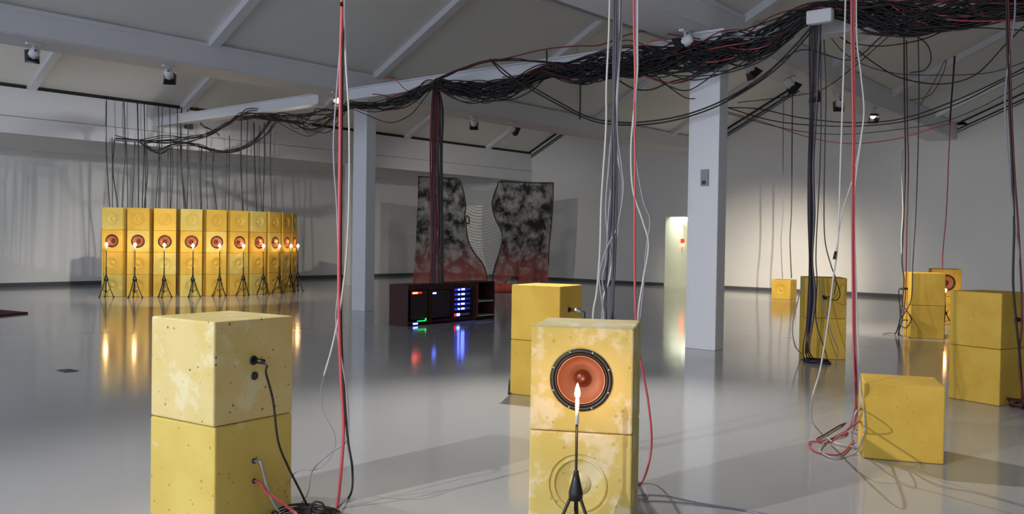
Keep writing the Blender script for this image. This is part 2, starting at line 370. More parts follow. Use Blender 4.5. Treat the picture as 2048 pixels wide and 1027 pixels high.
# corridor beyond the opening
co = tag(empty('door_1'), kind='structure')
box('corridor_wall', DX0 - .1, DX0, RWY + .3, 30.5, 0, 2.6, M['cream'], co)
box('corridor_wall', DX1 + .6, DX1 + .7, RWY + .3, 30.5, 0, 2.6, M['cream'], co)
box('corridor_wall', DX0 - .1, DX1 + .7, 28.0, 28.1, 0, 2.6, M['cream'], co)
box('corridor_ceiling', DX0 - .1, DX1 + .7, RWY + .3, 28.1, 2.6, 2.7, M['cream'], co)
box('jamb', DX0, DX0 + .02, RWY - .01, RWY + .32, 0, DZ, M['cream'], co)
dr = box('door_leaf', -14.95, -14.15, 27.93, 27.99, 0.02, 1.98, M['steel'], co, 0.01)
box('door_frame', -15.02, -14.95, 27.9, 28.0, 0, 2.05, M['base'], co); box('door_frame', -15.02, -14.1, 27.9, 28.0, 1.98, 2.05, M['base'], co)
hd = box('door_handle', -14.88, -14.78, 27.88, 27.93, 1.0, 1.03, M['chrome'], dr)
lp = box('corridor_lamp', -15.44, -15.08, 27.1, 27.2, 2.12, 2.28, M['tube'], None, 0.01); tag(lp, 'small glowing white lamp at the head of the corridor opening', 'lamp')
area((-14.9, 26.9, 2.55), (-14.9, 27.0, 0), 26, .5, .5, (0.96, 1.0, 0.86))
al = box('fire_alarm', DX0, DX0 + .07, 27.05, 27.2, 1.42, 1.56, M['alarm'], None, 0.01); tag(al, 'small red alarm lamp on the corridor wall', 'alarm')
box('alarm_lens', DX0, DX0 + .09, 27.07, 27.18, 1.30, 1.41, emis('alarm_glow', (255, 120, 90), 6), al, 0.01)
# small fixtures
tb = tag(box('thermostat', -5.98, -5.87, 10.93, 10.965, 2.2, 2.42, M['cable_grey'], None, 0.008), 'small grey thermostat box on the face of the right column', 'switch')
box('dial', -5.95, -5.90, 10.915, 10.935, 2.22, 2.27, M['black'], tb, 0.006)
tag(box('junction_box', FAX + .01, FAX + .06, 12.1, 12.32, 4.12, 4.42, M['base'], None, 0.01), 'small grey box on the fascia above the curved wall of cubes', 'box')
p = at_y(928, 357, 25.9); sn = lathe('wall_sensor', [(0.04, 0), (0.07, 0.02), (0.075, 0.12)], M['black'], None, 16, 'Y', p, True); tag(sn, 'tiny black sensor on the end wall above the left net', 'sensor')
tag(mesh_obj('floor_mat', [at_z(x, y, 0.0) for x, y in ((-90, 616), (0, 622), (56, 627), (0, 633), (-120, 645))] + [at_z(x, y, 0.0) + vec(0, 0, .03) for x, y in ((-90, 616), (0, 622), (56, 627), (0, 633), (-120, 645))],
    [(4, 3, 2, 1, 0), (5, 6, 7, 8, 9)] + [(i, (i + 1) % 5, 5 + (i + 1) % 5, 5 + i) for i in range(5)], M['mat']), 'flat maroon mat lying on the floor at the left edge', 'mat')
p = at_z(135, 741); fs = box('floor_socket', p.x - .1, p.x + .1, p.y - .07, p.y + .07, 0, 0.006, M['base'], None, 0.003); tag(fs, 'small dark socket cover let into the floor near the maroon mat', 'socket')

# ================================================================== SPOTLIGHTS on the beams
def spotlight(pos, aim, label, lit=False, white=False, grp='spotlights under the ceiling beams'):
    """pos: point on the beam soffit"""
    r = empty('spotlight', pos); r.scale = (.78, .78, .78); tag(r, label, 'spotlight', grp)
    box('track_adapter', -.05, .05, -.14, .14, -.035, 0, M['steel'], r, .008)
    lathe('stem', [(.018, -.13), (.018, -.03)], M['steel'], r, 10, 'Z', None, True)
    hd = empty('lamp_head', (0, 0, -.20)); hd.parent = r
    d = (Vector(aim) - Vector(pos)); hd.rotation_euler = d.to_track_quat('Y', 'Z').to_euler()
    lathe('housing', [(.02, -.15), (.085, -.14), (.095, -.10), (.095, .04), (.09, .045)], M['steel'], hd, 20, 'Y', None, True)
    # open square black hood
    s0, s1 = .085, .13
    V = []
    for k, y in ((s0, .02), (s1, .17)):
        V += [(-k, y, -k), (k, y, -k), (k, y, k), (-k, y, k)]
    for k, y in ((s1 - .008, .17), (s0 - .008, .03)):
        V += [(-k, y, -k), (k, y, -k), (k, y, k), (-k, y, k)]
    Fc = []
    for l in range(3):
        for i in range(4):
            j = (i + 1) % 4; Fc.append((l * 4 + i, l * 4 + j, (l + 1) * 4 + j, (l + 1) * 4 + i))
    mesh_obj('hood', V, Fc, M['black'], hd)
    lathe('lens', [(.07, .045), (.07, .05)], M['lens'] if lit else M['chrome'], hd, 20, 'Y')
    return r
BM1 = [((-14.3, 5.72), (-25.4, 8.0, 1.6), 'black and white spotlight under the left beam, leftmost of all'),
       ((-14.3, 7.88), (-20.0, 12.0, .9), 'spotlight with two bright glints under the left beam, above the curved wall'),
       ((-14.15, 11.3), (-5.6, 6.9, .2), 'spotlight beside the head of the left column'),
       ((-14.3, 15.41), (-19, 20.8, 1.4), 'dark spotlight under the far left beam, before the twin glowing one'),
       ((-14.3, 16.81), (-10.6, 24.6, .3), 'brightly glowing spotlight under the far end of the left beam')]
for (x, y), aim, lb in BM1: spotlight((x, y, 4.27), aim, lb, y in (7.88, 16.81, 11.3))
BM2 = [((-6.15, 10.75), (-14, 8.6, .5), 'white-backed spotlight just left of the right column head'),
       ((-6.3, 13.02), (-4.4, 15.6, .6), 'black hooded spotlight right of the right column, under the cables'),
       ((-6.35, 14.63), (-3.5, 18.5, .2), 'black spotlight with a bright rim under the right beam'),
       ((-6.4, 15.73), (-7.4, 24, .2), 'white-bodied spotlight behind the dark cable drop on the right beam'),
       ((-6.45, 17.11), (-11.0, 25.8, .4), 'tilted spotlight with glowing front beside the red cable drop'),
       ((-6.5, 19.09), (-4.5, 16.2, .6), 'farthest glowing spotlight at the low end of the right beam')]
for (x, y), aim, lb in BM2: spotlight((x, y, 4.27), aim, lb, y in (14.63, 17.11, 19.09))

# ================================================================== CUBES
def cube_mesh(name, w, h, prof=None, hole=0.150, n=48):
    """concrete box, origin at the middle of its base, front at -y; prof: (radius, depth) rings cast into the front"""
    bm = bmesh.new(); q = w / 2
    vs = [bm.verts.new(v) for v in boxv(-q, q, -q, q, 0.0015, h - 0.0015)]
    for f in BOXF: bm.faces.new([vs[i] for i in f])
    bmesh.ops.bevel(bm, geom=list(bm.edges), offset=0.009, segments=2, affect='EDGES', profile=0.5)
    if prof is not None:
        fr = [f for f in bm.faces if f.normal.y < -0.99 and f.calc_area() > w * h * .5][0]
        cs = list(fr.verts); zc = h / 2
        cs.sort(key=lambda v: math.atan2(v.co.z - zc, v.co.x))   # -135, -45, 45, 135 degrees
        bm.faces.remove(fr)
        ring = lambda r, d: [bm.verts.new((r * math.cos(2 * PI * i / n), -q + d, zc + r * math.sin(2 * PI * i / n))) for i in range(n)]
        c0 = ring(hole, 0.0); e = n // 8
        for s in range(4):                       # side s spans angles -45..45 + 90 s
            A, B = cs[(1 + s) % 4], cs[(2 + s) % 4]
            ids = [(s * 2 * e - e + k) % n for k in range(2 * e + 1)]
            for k in range(2 * e):
                bm.faces.new((A if k < e else B, c0[ids[k + 1]], c0[ids[k]]))
            bm.faces.new((A, B, c0[ids[e]]))
        last = c0
        for r, d in prof:
            nx = ring(r, d)
            for i in range(n):
                j = (i + 1) % n; bm.faces.new((last[i], last[j], nx[j], nx[i]))
            last = nx
        bm.faces.new(last)
        bmesh.ops.recalc_face_normals(bm, faces=list(bm.faces))
    me = bpy.data.meshes.new(name); bm.to_mesh(me); bm.free()
    return me
RELIEF = [(.146, .008), (.136, .009), (.132, .003), (.124, .003), (.118, .012), (.10, .018), (.055, .030), (.048, .022), (.030, .012), (.012, .009)]
DEEP = [(.150, .05), (.0001 + .10, .09)]
HC_ = 0.5114
MESH = {}
def get_mesh(kind, w, mt):
    k = (kind, w, mt.name)
    if k not in MESH:
        me = cube_mesh('speaker_cube', w, HC_, None if kind == 'plain' else (RELIEF if kind == 'relief' else DEEP)); me.materials.append(mt); MESH[k] = me
    return MESH[k]
DRV = None
def driver(parent, w):
    """loudspeaker driver set in the front recess; thing > driver > cone, surround, dust_cap"""
    global DRV
    if DRV is None:
        f = lathe('driver', [(.150, .002), (.151, -.008), (.142, -.011), (.134, -.009), (.132, .006), (.118, .01)], M['rubber'], None, 48, cap=False)
        s = lathe('surround', [(.134, .004), (.130, -.006), (.124, -.007), (.119, .003), (.116, .006)], M['black'], f, 48, cap=False)
        c = lathe('cone', [(.118, -.002), (.1165, -.006), (.112, -.004), (.110, .004), (.08, .028), (.042, .055), (.040, .058)], M['copper'], f, 48, cap=False)
        d = lathe('dust_cap', [(.042, .052), (.036, .038), (.024, .029), (.010, .025), (.002, .0245)], M['copper_dark'], f, 32)
        for i in range(8):
            a = PI / 8 + i * PI / 4; b = lathe('bolt', [(.005, -.008), (.005, -.013), (.002, -.014)], M['chrome'], f, 8, 'Y', (.1445 * math.cos(a), 0, .1445 * math.sin(a)))
        DRV = [f] + list(f.children); root = f
    else:
        f = DRV[0]; root = f.copy(); COL.objects.link(root)
        for ch in DRV[1:]:
            c = ch.copy(); COL.objects.link(c); c.parent = root
    root.parent = parent; root.location = (0, -w / 2, HC_ / 2)
def cube(x, y, z, rot, kind, mt, label, w=0.5, group=None, flip=False):
    o = bpy.data.objects.new('speaker_cube', get_mesh(kind, w, mt)); COL.objects.link(o)
    o.location = (x, y, z); o.rotation_euler = (0, 0, rot)
    tag(o, label, 'speaker', group)
    if kind == 'driver': driver(o, w)
    return o

R = math.radians
G2 = 'yellow concrete speaker cubes standing in pairs or alone'
posA, rA = (-4.179, 2.615), R(96.3)
posB, rB = (-2.686, 3.773), R(28.5)
posD, rD = (-5.273, 6.733), R(12.2)
posE, rE = (-4.471, 11.434), R(30.0)
posF, rF = (-1.991, 6.518), R(23.0)
posG, rG = (-2.072, 9.407), R(-18.7)
posH, rH = (-9.928, 22.742), R(4.7)
posI, rI = (-4.293, 15.128), R(28.9)
posJ, rJ = (-4.80, 18.18), R(22.0)
A2 = cube(*posA, HC_, rA, 'plain', YA, 'pale pitted yellow cube with a black plug, upper of the left foreground stack', group=G2)
A1 = cube(*posA, 0, rA + R(1.2), 'plain', YB, 'yellow cube with two cable holes, lower of the left foreground stack', group=G2)
B2 = cube(*posB, HC_, rB, 'driver', YD, 'bloomed yellow cube with large copper driver behind the nearest candle', group=G2)
B1 = cube(*posB, 0, rB, 'relief', YD, 'yellow cube with cast ring relief under the large copper driver cube', group=G2)
D2 = cube(*posD, HC_, rD, 'plain', YC, 'bright yellow cube with chrome plug, upper one behind the centre foreground stack', group=G2)
D1 = cube(*posD, 0, rD, 'plain', YC, 'bright yellow cube on the floor, lower one behind the centre foreground stack', group=G2)
E2 = cube(*posE, HC_, rE, 'plain', YC, 'yellow cube with a looped black plug, top of the stack draped in dark cables', group=G2)
E1 = cube(*posE, 0, rE, 'plain', YC, 'yellow cube behind the purple cable coil, bottom of its stack', group=G2)
F1 = cube(*posF, 0, rF, 'plain', YC, 'single yellow cube on the floor beside red and white cable loops', group=G2)
G_2 = cube(*posG, HC_, rG, 'plain', YC, 'shaded yellow cube, top of the stack at the right edge', group=G2)
G_1 = cube(*posG, 0, rG, 'plain', YC, 'shaded yellow cube, bottom of the stack at the right edge', group=G2)
H1 = cube(*posH, 0, rH, 'relief', YC, 'lone small yellow cube with ring relief before the bright end wall', group=G2)
I2 = cube(*posI, HC_, rI, 'plain', YC, 'yellow cube with a lit left side, upper one beside the distant candle', group=G2)
I1 = cube(*posI, 0, rI, 'plain', YC, 'yellow cube with a lit left side, lower one beside the distant candle', group=G2)
J2 = cube(*posJ, HC_ * 1.08, rJ, 'driver', YC, 'bright yellow cube with copper driver peeking out behind another stack', w=0.5, group=G2)
J1 = cube(*posJ, 0, rJ, 'relief', YC, 'bright yellow cube mostly hidden at the back of the right group', w=0.5, group=G2)
J2.location.z = HC_

# curved wall of forty cubes
CX, CY, CRAD, T0, DT = -22.494, 12.491, 3.294, -0.901, 0.1769
ORD = ['first', 'second', 'third', 'fourth', 'fifth', 'sixth', 'seventh', 'eighth', 'ninth', 'tenth']
LVL = ['bottom cube with ring relief', 'second-row cube with ring relief', 'cube with lit copper driver', 'top cube with ring relief']
W_ = 0.486
def front_frame(i):
    t = T0 + DT * i; n = Vector((math.cos(t), math.sin(t), 0)); c = Vector((CX, CY, 0)) + n * CRAD
    return t, n, c
for i in range(10):
    t, n, c = front_frame(i); p = c - n * (W_ / 2)
    for l in range(4):
        lb = 'yellow %s, %s stack from the left of the curved wall' % (LVL[l], ORD[i])
        cube(p.x, p.y, l * HC_, t + PI / 2, 'driver' if l == 2 else 'relief', YC if (i + l) % 3 else YB, lb, W_, 'cubes of the curved wall')

# ================================================================== CANDLE STANDS
STAND = None
def make_stand(h, hub, spread, r=.008, sl=0.115, tr=.009, fr=.0135, fh=.075):
    root = empty('candle_stand')
    lathe('pole', [(r, hub * .6), (r, h * .62), (r * 1.5, h * .62), (r * 1.5, h * .64), (r * .8, h * .645), (r * .8, h)], M['black'], root, 10, 'Z', None, True)
    lathe('hub', [(r * 1.2, hub + .05), (r * 2.6, hub), (r * 4.2, hub - .05), (r * 4.0, hub - .085), (r * 2.0, hub - .09)][::-1], M['black'], root, 14, 'Z', None, True)
    for k in range(3):
        a = R(100) + k * 2 * PI / 3; d = Vector((math.cos(a), math.sin(a), 0))
        lg = tube('leg', [d * r * 2.5 + vec(0, 0, hub - .06), d * (spread * .5) + vec(0, 0, hub * .48), d * spread + vec(0, 0, .012)], r * .95, M['black'], root, 3, 6)
        tube('strut', [d * (spread * .55) + vec(0, 0, hub * .42), vec(0, 0, hub * .25)], r * .6, M['black'], lg, 1, 5)
        lathe('rubber_foot', [(r * 1.7, 0), (r * 1.7, .02), (r, .035)], M['rubber'], lg, 8, 'Z', d * spread, True)
    tube('centre_post', [vec(0, 0, hub * .6), vec(0, 0, hub * .22)], r * .8, M['black'], root, 1, 6)
    cn = lathe('candle', [(tr, h), (tr, h + sl), (tr * .6, h + sl + .003)], M['candle'], root, 14, 'Z', None, True)
    lathe('flame', [(.003, h + sl), (fr * .8, h + sl + fh * .18), (fr, h + sl + fh * .35), (fr * .7, h + sl + fh * .65), (fr * .25, h + sl + fh * .92), (.001, h + sl + fh)], M['flame'], cn, 14, 'Z', None, True)
    return root
def copy_tree(o, parent=None):
    c = o.copy(); COL.objects.link(c); c.parent = parent
    for ch in o.children: copy_tree(ch, c)
    return c
def flame_light(pos, w):
    d = bpy.data.lights.new('candle_light', 'POINT'); o = bpy.data.objects.new('candle_light', d); COL.objects.link(o)
    d.energy = w; d.color = (1.0, 0.50, 0.16); d.shadow_soft_size = 0.03; o.location = pos
# near stand
nB = Vector((math.sin(rB), -math.cos(rB), 0)); faceB = Vector((posB[0], posB[1], 0)) + nB * .25
tip = at_plane(1155, 776, faceB + nB * .23, nB)
sB = make_stand(tip.z - .165, .335, .15); sB.location = (tip.x, tip.y, 0); sB.rotation_euler = (0, 0, R(20))
tag(sB, 'black tripod stand holding a burning candle before the large copper driver', 'candle stand', 'candle stands')
flame_light(tip + nB * .035 - vec(0, 0, .03), 3.6)
proto = None
for i in range(10):
    t, n, c = front_frame(i); p = c + n * (.27 - .020 * i)
    if proto is None: s = proto = make_stand(1.06, .46, .17, .012, .10, .014, .036, .085)
    else: s = copy_tree(proto)
    s.location = (p.x, p.y, 0); s.rotation_euler = (0, 0, t + random.uniform(-.4, .4))
    tag(s, 'black tripod with burning candle at the %s stack from the left of the curved wall' % ORD[i], 'candle stand', 'candle stands')
    flame_light((p.x + n.x * .06, p.y + n.y * .06, 1.21), .45)
nJ = Vector((math.sin(rJ), -math.cos(rJ), 0)); fJ = Vector((posJ[0], posJ[1], 0)) + nJ * .55
q = at_plane(1891, 577, fJ, nJ)
s = copy_tree(proto); s.location = (q.x, q.y, 0); s.scale = (.85, .85, (q.z - .02) / 1.2)
tag(s, 'black tripod with burning candle in the gap between the right-hand stacks', 'candle stand', 'candle stands')
flame_light(q + nJ * .05, 2.0)

# ------------------------------------------------------------------ sockets and plugs in the cube backs
def face_disc(parent, px, py, P, n, r, label=None, mt=None, dep=.004):
    c = at_plane(px, py, P, n); o = lathe('socket', [(r, .0), (r, -dep), (r * .8, -dep - .002)], mt or M['black'], None, 20, 'Y', None, True)
    o.location = c; o.rotation_euler = n.to_track_quat('-Y', 'Z').to_euler()
    o.parent = parent; o.matrix_parent_inverse = Matrix.LocRotScale(parent.location, parent.rotation_euler, None).inverted()
    return c
def plug_at(c, n, r, L, col='black'):
    return [c + n * .002, c + n * L]
nA = Vector((math.sin(rA), -math.cos(rA), 0)); PA = Vector((posA[0], posA[1], 0)) + nA * .252
cA = face_disc(A2, 507, 720, PA, nA, .024); face_disc(A2, 509, 751, PA, nA, .021)
cA1 = face_disc(A1, 508, 921, PA, nA, .013); cA2 = face_disc(A1, 508, 961, PA, nA, .013)
def with_plug(cab, c, n, r=.016, L=.05, mt=None):
    a = tube('plug', [c + n * .004, c + n * (L * .5), c + n * L], r, mt or M['black'], cab, 1, 12); return a

# ================================================================== NETS hung by the end wall
N0, N1 = Vector((-19.9, 18.9, 0)), Vector((-17.5, 22.5, 0)); nd = (N1 - N0).normalized(); nn = Vector((nd.y, -nd.x, 0))
def on_net(px, py): return at_plane(px, py, N0, nn)
LEFT_L = [(836, 353), (835, 400), (833, 450), (830, 500), (827, 545), (824, 580)]
LEFT_R = [(913, 357), (920, 362), (927, 385), (931, 410), (929, 440), (936, 480), (950, 508), (964, 525), (972, 545), (973, 560), (966, 572), (955, 584)]
RIGHT_L = [(1003, 362), (994, 373), (986, 395), (984, 412), (990, 436), (1001, 458), (1005, 476), (1000, 500), (990, 530), (985, 556), (986, 572), (990, 582)]
RIGHT_R = [(1106, 365), (1105, 410), (1102, 450), (1098, 490), (1096, 530), (1096, 582)]
def resample(P, n):
    L = [0]
    for a, b in zip(P, P[1:]): L.append(L[-1] + math.hypot(b[0] - a[0], b[1] - a[1]))
    out = []
    for k in range(n):
        s = L[-1] * k / (n - 1); i = 0
        while i < len(L) - 2 and L[i + 1] < s: i += 1
        t = (s - L[i]) / (L[i + 1] - L[i]); out.append((P[i][0] + (P[i + 1][0] - P[i][0]) * t, P[i][1] + (P[i + 1][1] - P[i][1]) * t))
    return out
def cloth(name, Lp, Rp, parent, mt, nu=18, nv=40, fold=.05, hole=None, off=0.0):
    a = resample(Lp, nv); b = resample(Rp, nv); V = []; Fc = []
    for j in range(nv):
        for i in range(nu):
            u = i / (nu - 1); px = a[j][0] * (1 - u) + b[j][0] * u; py = a[j][1] * (1 - u) + b[j][1] * u
            p = on_net(px, py); w = fold * math.sin(u * 17 + j * .07) * (0.3 + j / nv) + .02 * math.sin(u * 41 + j * .3)
            p = p + nn * (w + off); p.z = max(p.z, .012); V.append(p)
    for j in range(nv - 1):
        for i in range(nu - 1):
            if hole and hole(a[j][0] * (1 - i / (nu - 1)) + b[j][0] * i / (nu - 1), a[j][1] * (1 - i / (nu - 1)) + b[j][1] * i / (nu - 1)): continue
            Fc.append((j * nu + i, j * nu + i + 1, (j + 1) * nu + i + 1, (j + 1) * nu + i))
    return mesh_obj(name, V, Fc, mt, parent, True)
net = tag(empty('hanging_net', (0, 0, 0)), 'tall dark patchy net sculpture with red hem hung in two panels by the far corner', 'artwork')
cloth('left_panel', LEFT_L, LEFT_R, net, M['net'])
cloth('right_panel', RIGHT_L, RIGHT_R, net, M['net'], hole=lambda x, y: ((x - 1023) / 15) ** 2 + ((y - 574) / 23) ** 2 < 1, nu=30)
cloth('veil', [(x, y) for x, y in LEFT_R[3:9]], [(966, 410), (964, 450), (968, 500), (975, 540), (979, 556)], net, M['veil'], 8, 16, .03, off=-.03)
def rope(nm, P, r, mt, parent=net, off=.02): return tube(nm, [on_net(x, y) + nn * off + vec(0, 0, .0) for x, y in P], r, mt, parent, 4, 5)
rope('hem', LEFT_L[:1] + [(875, 355), (906, 356.5)] + LEFT_R[:5] + [(937, 447), (938, 440), (936, 432), (931, 437)] + LEFT_R[5:11], .018, M['hem'])
rope('hem', list(reversed(RIGHT_L[:11])) + [(1050, 365), (1098, 365.5), (1105, 365.5), (1106, 372)] + RIGHT_R[1:5], .018, M['hem'])
rope('hem', [(1006, 574), (1012, 563), (1020, 552), (1027, 551), (1036, 558)], .018, M['hem'])
lh = resample(LEFT_R[1:11], 34); rh = resample(RIGHT_L[1:10], 34)
for k in range(34):
    a, b = lh[k], rh[k]; sag = (13 - k * .25) * (b[0] - a[0]) / 60
    rope('thread', [a, (a[0] * .75 + b[0] * .25, a[1] * .75 + b[1] * .25 + sag * .75), ((a[0] + b[0]) / 2, (a[1] + b[1]) / 2 + sag), (a[0] * .25 + b[0] * .75, a[1] * .25 + b[1] * .75 + sag * .75), b], .006, M['thread'], net, 0.0)
# red net lying in a heap at the foot
V = []; Fc = []; nu, nv = 40, 12
P0, P1, P2_, P3 = at_z(960, 584), at_z(1100, 586), at_z(1100, 571), at_z(960, 568)
for j in range(nv):
    for i in range(nu):
        u, v = i / (nu - 1), j / (nv - 1); p = (P0 * (1 - u) + P1 * u) * (1 - v) + (P3 * (1 - u) + P2_ * u) * v
        e = math.sin(PI * u) ** .5 * math.sin(PI * v) ** .7; p.z = .01 + e * (.07 + .05 * math.sin(u * 23 + v * 7) + .03 * math.sin(u * 61)); V.append(p)
for j in range(nv - 1):
    for i in range(nu - 1): Fc.append((j * nu + i, j * nu + i + 1, (j + 1) * nu + i + 1, (j + 1) * nu + i))
tag(mesh_obj('net_heap', V, Fc, M['orange'], None, True), 'heap of orange red netting on the floor at the foot of the hanging net', 'fabric')

# ================================================================== EQUIPMENT RACKS
rk0 = Vector((-10.85, 10.17, 0)); rk1 = Vector((-10.99, 12.48, 0)); rkd = (rk1 - rk0).normalized(); rkn = Vector((rkd.y, -rkd.x, 0))
wr = (rk1 - rk0).length / 4; HR, DR = .665, .42
ang = math.atan2(rkd.y, rkd.x)
RL = ['dark brown equipment case with red light bar and green light, leftmost in the row', 'dark brown equipment case with one small blue light', 'dark brown equipment case with a column of glowing white and blue lights', 'open dark brown equipment case with two pale shelves, rightmost in the row']
for k in range(4):
    r = empty('equipment_case', rk0 + rkd * (wr * k), ang); tag(r, RL[k], 'case', 'equipment cases in a row behind the centre')
    # local: x along front, front face towards local -y
    w = wr - .008; hh = HR + (.012, .0, .008, .014)[k]; t = .018
    box('side_panel', 0, t, 0, DR, 0, hh, M['rack'], r, .003); box('side_panel', w - t, w, 0, DR, 0, hh, M['rack'], r, .003)
    box('top_panel', t, w - t, 0, DR, hh - t, hh, M['rack'], r); box('bottom_panel', t, w - t, 0, DR, .02, .02 + t, M['rack'], r); box('back_panel', t, w - t, DR - t, DR, .02, hh, M['rack_in'], r)
    if k < 3:
        box('front_frame', t, w - t, .0, .02, hh - .09, hh - t, M['rack'], r); box('front_frame', t, w - t, .0, .02, .02, .07, M['rack'], r)
    if k == 0:
        a = box('amplifier', .10, w - .05, .03, .35, .10, hh - .10, M['amp'], r, .004)
        box('led', .14, .26, .018, .03, hh - .155, hh - .125, M['led_white'], a, .003).data.materials[0] = emis('red_white_led', (255, 90, 70), 8)
        box('led', .26, .36, .019, .031, hh - .148, hh - .128, M['led_red'], a, .003); box('led', .19, .24, .02, .032, hh - .06, hh - .045, M['led_red'], a)
        box('led', .23, .44, -.004, .0, .065, .078, M['led_green'], r, .001); box('led', .42, .45, -.004, 0, .075, .11, M['led_green'], r, .001)
        box('led', .13, .24, -.006, .0, .022, .045, M['led_white'], r, .002)
    if k == 1:
        a = box('amplifier', .05, w - .05, .03, .35, .10, hh - .10, M['amp'], r, .004); box('led', .06, .14, .018, .03, hh - .16, hh - .135, M['led_white'], a, .002)
    if k == 2:
        for j in range(5):
            z = hh - .115 - j * .085
            a = box('amplifier', .04, w - .04, .03, .35, z - .038, z + .038, M['amp'], r, .003)
            box('led_glow_strip', .045, .36, .0245, .03, z - .024, z + .024, M['glow'], a)  # glowing strip stands in for the blue halo of the LEDs
            box('led', .135, .185, .02, .03, z - .014, z + .010, M['led_white'], a, .004); box('led', .225, .315, .02, .03, z - .014, z + .015, M['led_white'], a, .004)
            box('led', .05, .10, .022, .03, z - .008, z + .004, M['led_blue'], a, .002); box('led', .38, .46, .024, .03, z - .004, z + .003, M['led_blue'], a, .001)
        z = .115
        a = box('amplifier', .04, w - .04, .03, .35, z - .03, z + .035, M['amp'], r, .003); box('led', .11, .19, .02, .03, z - .02, z + .025, M['led_white'], a, .003)
        box('led', .045, .075, .022, .03, z - .025, z + .025, M['led_red'], a, .002); box('display', .24, .44, .024, .03, z - .01, z + .015, M['cable_grey'], a)
    if k == 3:
        box('shelf', t, w - t, .01, DR - t, .315, .335, M['paper'], r); box('shelf', t, w - t, .01, DR - t, .055, .075, M['paper'], r); box('side_strip', .03, .09, -.002, .012, .06, hh - .03, M['cable_maroon'], r)

# ================================================================== CABLES
# --- the great bundle along the cross beam (plane y = 11.15, just in front of the beam)
YBN = 10.80
PXN = [(470, 236, 6, 0), (545, 231, 5, 1), (585, 236, 13, 0), (620, 238, 16, 0), (660, 226, 15, 0), (702, 207, 8, 1), (740, 212, 10, 0), (770, 210, 13, 0), (820, 192, 13, 0), (866, 168, 10, 1), (910, 172, 17, 0), (960, 176, 18, 0), (1030, 168, 18, 0), (1093, 142, 14, 1), (1150, 146, 24, 0), (1210, 128, 26, 0),
       (1300, 118, 34, 0), (1400, 112, 34, 0), (1450, 98, 34, 0), (1510, 84, 36, 0), (1570, 58, 32, 0), (1630, 18, 16, 1), (1660, 16, 18, 1), (1740, 30, 36, 0), (1820, 34, 38, 0), (1900, 24, 32, 0), (1980, 12, 26, 0), (2060, 4, 24, 0), (2200, -10, 24, 0), (2600, -50, 24, 0)]
NODES = []
for px, c, hf, tie in PXN:
    q = at_y(px, c, YBN); NODES.append((q.x, q.z, hf * depth_of(q) / F, tie))
def node_at(x):
    for a, b in zip(NODES, NODES[1:]):
        if a[0] <= x <= b[0]:
            t = (x - a[0]) / (b[0] - a[0]); t2 = t * t * (3 - 2 * t); return a[1] * (1 - t) + b[1] * t, a[2] * (1 - t2) + b[2] * t2
    return NODES[-1][1:3]
TX = [n[0] for n in NODES if n[3]] + [NODES[-1][0] + 1]
GB = 'black cables bundled along the cross beam'
def bundle(n, x0s, x1, mt, rr, label, top=0.0):
    for c in range(n):
        x = random.choice(x0s) + random.uniform(-.05, .1); ph = [random.uniform(0, 6.28) for _ in range(4)]; w1 = random.uniform(1.6, 3.4); w2 = random.uniform(.9, 1.6); w3 = random.uniform(2.0, 4.0)
        slack = [abs(random.gauss(0, .10)) if random.random() < .5 else 0 for _ in TX]; base = random.uniform(-.75, .75); P = []; xe = x1 - random.uniform(0, .3)
        while x < xe:
            z, s_ = node_at(x); f = .75 * base * math.sin(x * 2 * PI / w3 + ph[3]) + .55 * math.sin(x * 2 * PI / w1 + ph[0]) + .14 * math.sin(x * 2 * PI / w2 + ph[1]); f = max(-1.3, min(1.3, f + top))
            k = sum(1 for t in TX if t < x); sg = 0
            if 0 < k < len(TX): u = (x - TX[k - 1]) / (TX[k] - TX[k - 1]); sg = slack[k] * 4 * u * (1 - u)
            P.append(vec(x, YBN + .07 * math.sin(x * 2 * PI / w1 + ph[2]) + .03 * math.sin(x * 5 + ph[0]), z + f * s_ - sg)); x += .30
        cable(P, rr * random.uniform(.8, 1.25), mt, label, GB, 4, 5, 'bundled_cable')
XN = lambda px: at_y(px, 100, YBN).x
BL = 'black cable in the tangled bundle along the cross beam'
bundle(13, [XN(480), XN(545)], XN(2600), M['cable_black'], .0095, BL)
bundle(9, [XN(700), XN(600)], XN(2600), M['cable_black'], .0095, BL)
bundle(20, [XN(866)], XN(2600), M['cable_black'], .009, BL)
bundle(16, [XN(1093), XN(1000), XN(1200)], XN(2600), M['cable_black'], .009, BL)
bundle(22, [XN(1400), XN(1480), XN(1560), XN(1640)], XN(2600), M['cable_black'], .0085, BL)
GB = 'red and maroon cables among the beam bundle'
bundle(4, [XN(700), XN(1000)], XN(2600), M['cable_maroon'], .009, 'maroon cable winding through the black bundle on the cross beam', .3)
bundle(4, [XN(1200), XN(1400)], XN(2600), M['cable_red'], .008, 'red cable winding through the black bundle on the cross beam', .2)
GB = 'grey cables among the beam bundle'
bundle(5, [XN(1380), XN(1500)], XN(1700), M['cable_grey'], .008, 'grey cable in the bundle beside the junction box', -.3)
def dp(pts, d): return [at_depth(x, y, d if len(rest) == 0 else rest[0]) for x, y, *rest in pts]
# maroon cable lying over the top of the bundle
cable([at_y(x, y, 10.78) for x, y in ((745, 188), (765, 190), (790, 198), (820, 200), (850, 180), (890, 150), (950, 128), (1010, 117), (1060, 105), (1093, 98), (1150, 92), (1200, 90), (1260, 68), (1300, 62), (1350, 70), (1400, 78))], .010, M['cable_maroon'], 'maroon cable looping over the top of the bundle between the two columns')
cable([at_y(x, y, 11.12) for x, y in ((760, 155), (790, 160), (810, 178), (835, 190), (860, 168))], .008, M['cable_red'], 'short red cable loop beside the head of the left column')
